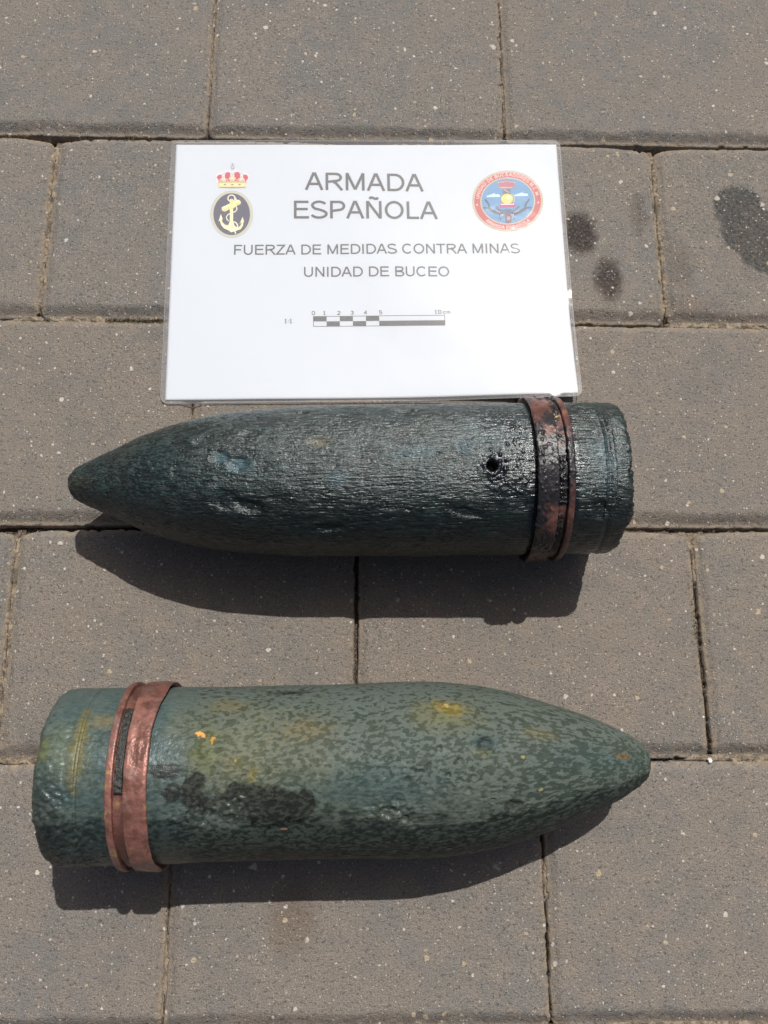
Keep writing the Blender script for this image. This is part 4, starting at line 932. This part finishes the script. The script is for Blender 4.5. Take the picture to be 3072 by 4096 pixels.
for s_ in (0, 1):
    X_ = (lambda x: x) if not s_ else (lambda x: 1630 - x)
    bd.stroke(E2([(X_(385), 700), (X_(455), 790), (X_(470), 880), (X_(560), 930), (X_(660), 965), (X_(740), 970)]), 1.5, DK)
    bd.stroke(E2([(X_(470), 885), (X_(600), 955), (X_(700), 985)]), 2.4, DK); bd.stroke(E2([(X_(345), 860), (X_(430), 865), (X_(490), 890)]), 1.1, DK)
    bd.poly(E2([(X_(375), 690), (X_(400), 690), (X_(450), 780), (X_(430), 790)]), DK); bd.stroke(E2([(X_(690), 980), (X_(668), 1040), (X_(690), 1095)]), .8, DK)
    bd.stroke(E2([(X_(590), 915), (X_(680), 950)]), .4, (.5, .6, .7)); bd.stroke(E2([(X_(700), 985), (X_(680), 1040)]), .4, (.6, .65, .7)); bd.stroke(E2([(X_(728), 985), (X_(722), 1015)]), .6, (.7, .72, .75))
bd.build('diver_badge', M_INK, paper)

# ------------------------------------------------------------------ loose bits on the paving
def chip_obj(x, y, z, r, seed, mat, label, fl=.5):
    g = np.random.RandomState(seed); n = 9
    a = np.linspace(0, 2 * math.pi, n, endpoint=False) + g.uniform(-.2, .2, n); rr = r * g.uniform(.65, 1.1, n)
    V = [(rr[i] * math.cos(a[i]), rr[i] * math.sin(a[i]), 0) for i in range(n)] + [(rr[i] * .7 * math.cos(a[i]), rr[i] * .7 * math.sin(a[i]), r * fl * g.uniform(.8, 1.2)) for i in range(n)]
    F = [tuple(range(n - 1, -1, -1)), tuple(range(n, 2 * n))] + [(i, (i + 1) % n, n + (i + 1) % n, n + i) for i in range(n)]
    o = mesh_obj('stone_chip', np.array(V) * MM, F, mat, smooth=False); o.location = (x * MM, y * MM, z * MM)
    return tag(o, label, 'stone', 'loose stone chips')
mw = Mat('white_chip'); mw.set(Base_Color=(.72, .71, .69), Roughness=.7); mc = Mat('cream_flake'); mc.set(Base_Color=(.50, .45, .37), Roughness=.8)
chip_obj(231.2, -43.0, -1.2, 2.1, 1, mw.m, 'bright white stone chip where two joints meet, right of the green shell nose')
chip_obj(188.8, -42.2, -1.4, 1.4, 2, mw.m, 'small grey white chip touching the tip of the green shell')
chip_obj(-203.6, -108.8, -.3, 2.2, 3, mc.m, 'pale cream flake on the paving left of the green shell base', .25)
chip_obj(229.8, -15., -2.0, 1.0, 4, mw.m, 'tiny white chip in the joint above the bright white chip')
# dry moss crumbs in the joints
g = np.random.RandomState(3); MV, MF = [], []
def moss(x0, x1, y, spread, n, z):
    for i in range(n):
        x = g.uniform(x0, x1); yy = y + g.normal() * spread; zz_ = z + g.uniform(-1.5, 1.5); L_ = g.uniform(.5, 1.5); w_ = L_ * g.uniform(.15, .5)
        a = g.uniform(0, 6.28); b = g.uniform(-.3, 1.2); dx_, dy_, dz_ = math.cos(a) * math.cos(b) * L_, math.sin(a) * math.cos(b) * L_, math.sin(b) * L_
        o = len(MV); px_, py_ = -math.sin(a) * w_ / 2, math.cos(a) * w_ / 2
        MV.extend([(x - px_, yy - py_, zz_), (x + px_, yy + py_, zz_), (x + dx_ / 2 + px_, yy + dy_ / 2 + py_, zz_ + dz_ / 2 + .4), (x + dx_, yy + dy_, zz_ + dz_), (x + dx_ / 2, yy + dy_ / 2, zz_ + dz_ / 2 - .4)])
        MF.extend([(o, o + 1, o + 2), (o, o + 2, o + 3), (o + 1, o + 4, o + 3), (o + 1, o + 3, o + 2), (o, o + 3, o + 4), (o, o + 4, o + 1)])
moss(-190, -146, 269.2, 1.2, 900, -2.2); moss(-280, -262, 423.3, 1.6, 220, -2.5); moss(-187, -178, 423.3, 1.4, 160, -2.5); moss(-235, -229, 268.5, 1.4, 80, -2.5)
for (a, b, c_) in ((229.3, 48, 130), (228.9, 42, 90), (228.2, 66, 60)): moss(a - 1.6, a + 1.6, b, 4.5, c_, -2.)
mm_ = Mat('dry_moss'); mp = mm_.n('NewGeometry', 0); mm_.set(Base_Color=mm_.mix(mm_.step(mm_.noise(mp, 700, 2), .42, .6), (.055, .040, .022), (.22, .18, .09)), Roughness=.9)
mo = mesh_obj('dry_moss', np.array(MV) * MM, MF, mm_.m, smooth=False); tag(mo, 'brown dry moss crumbs in the joints between the pavers', 'moss', kind='stuff')
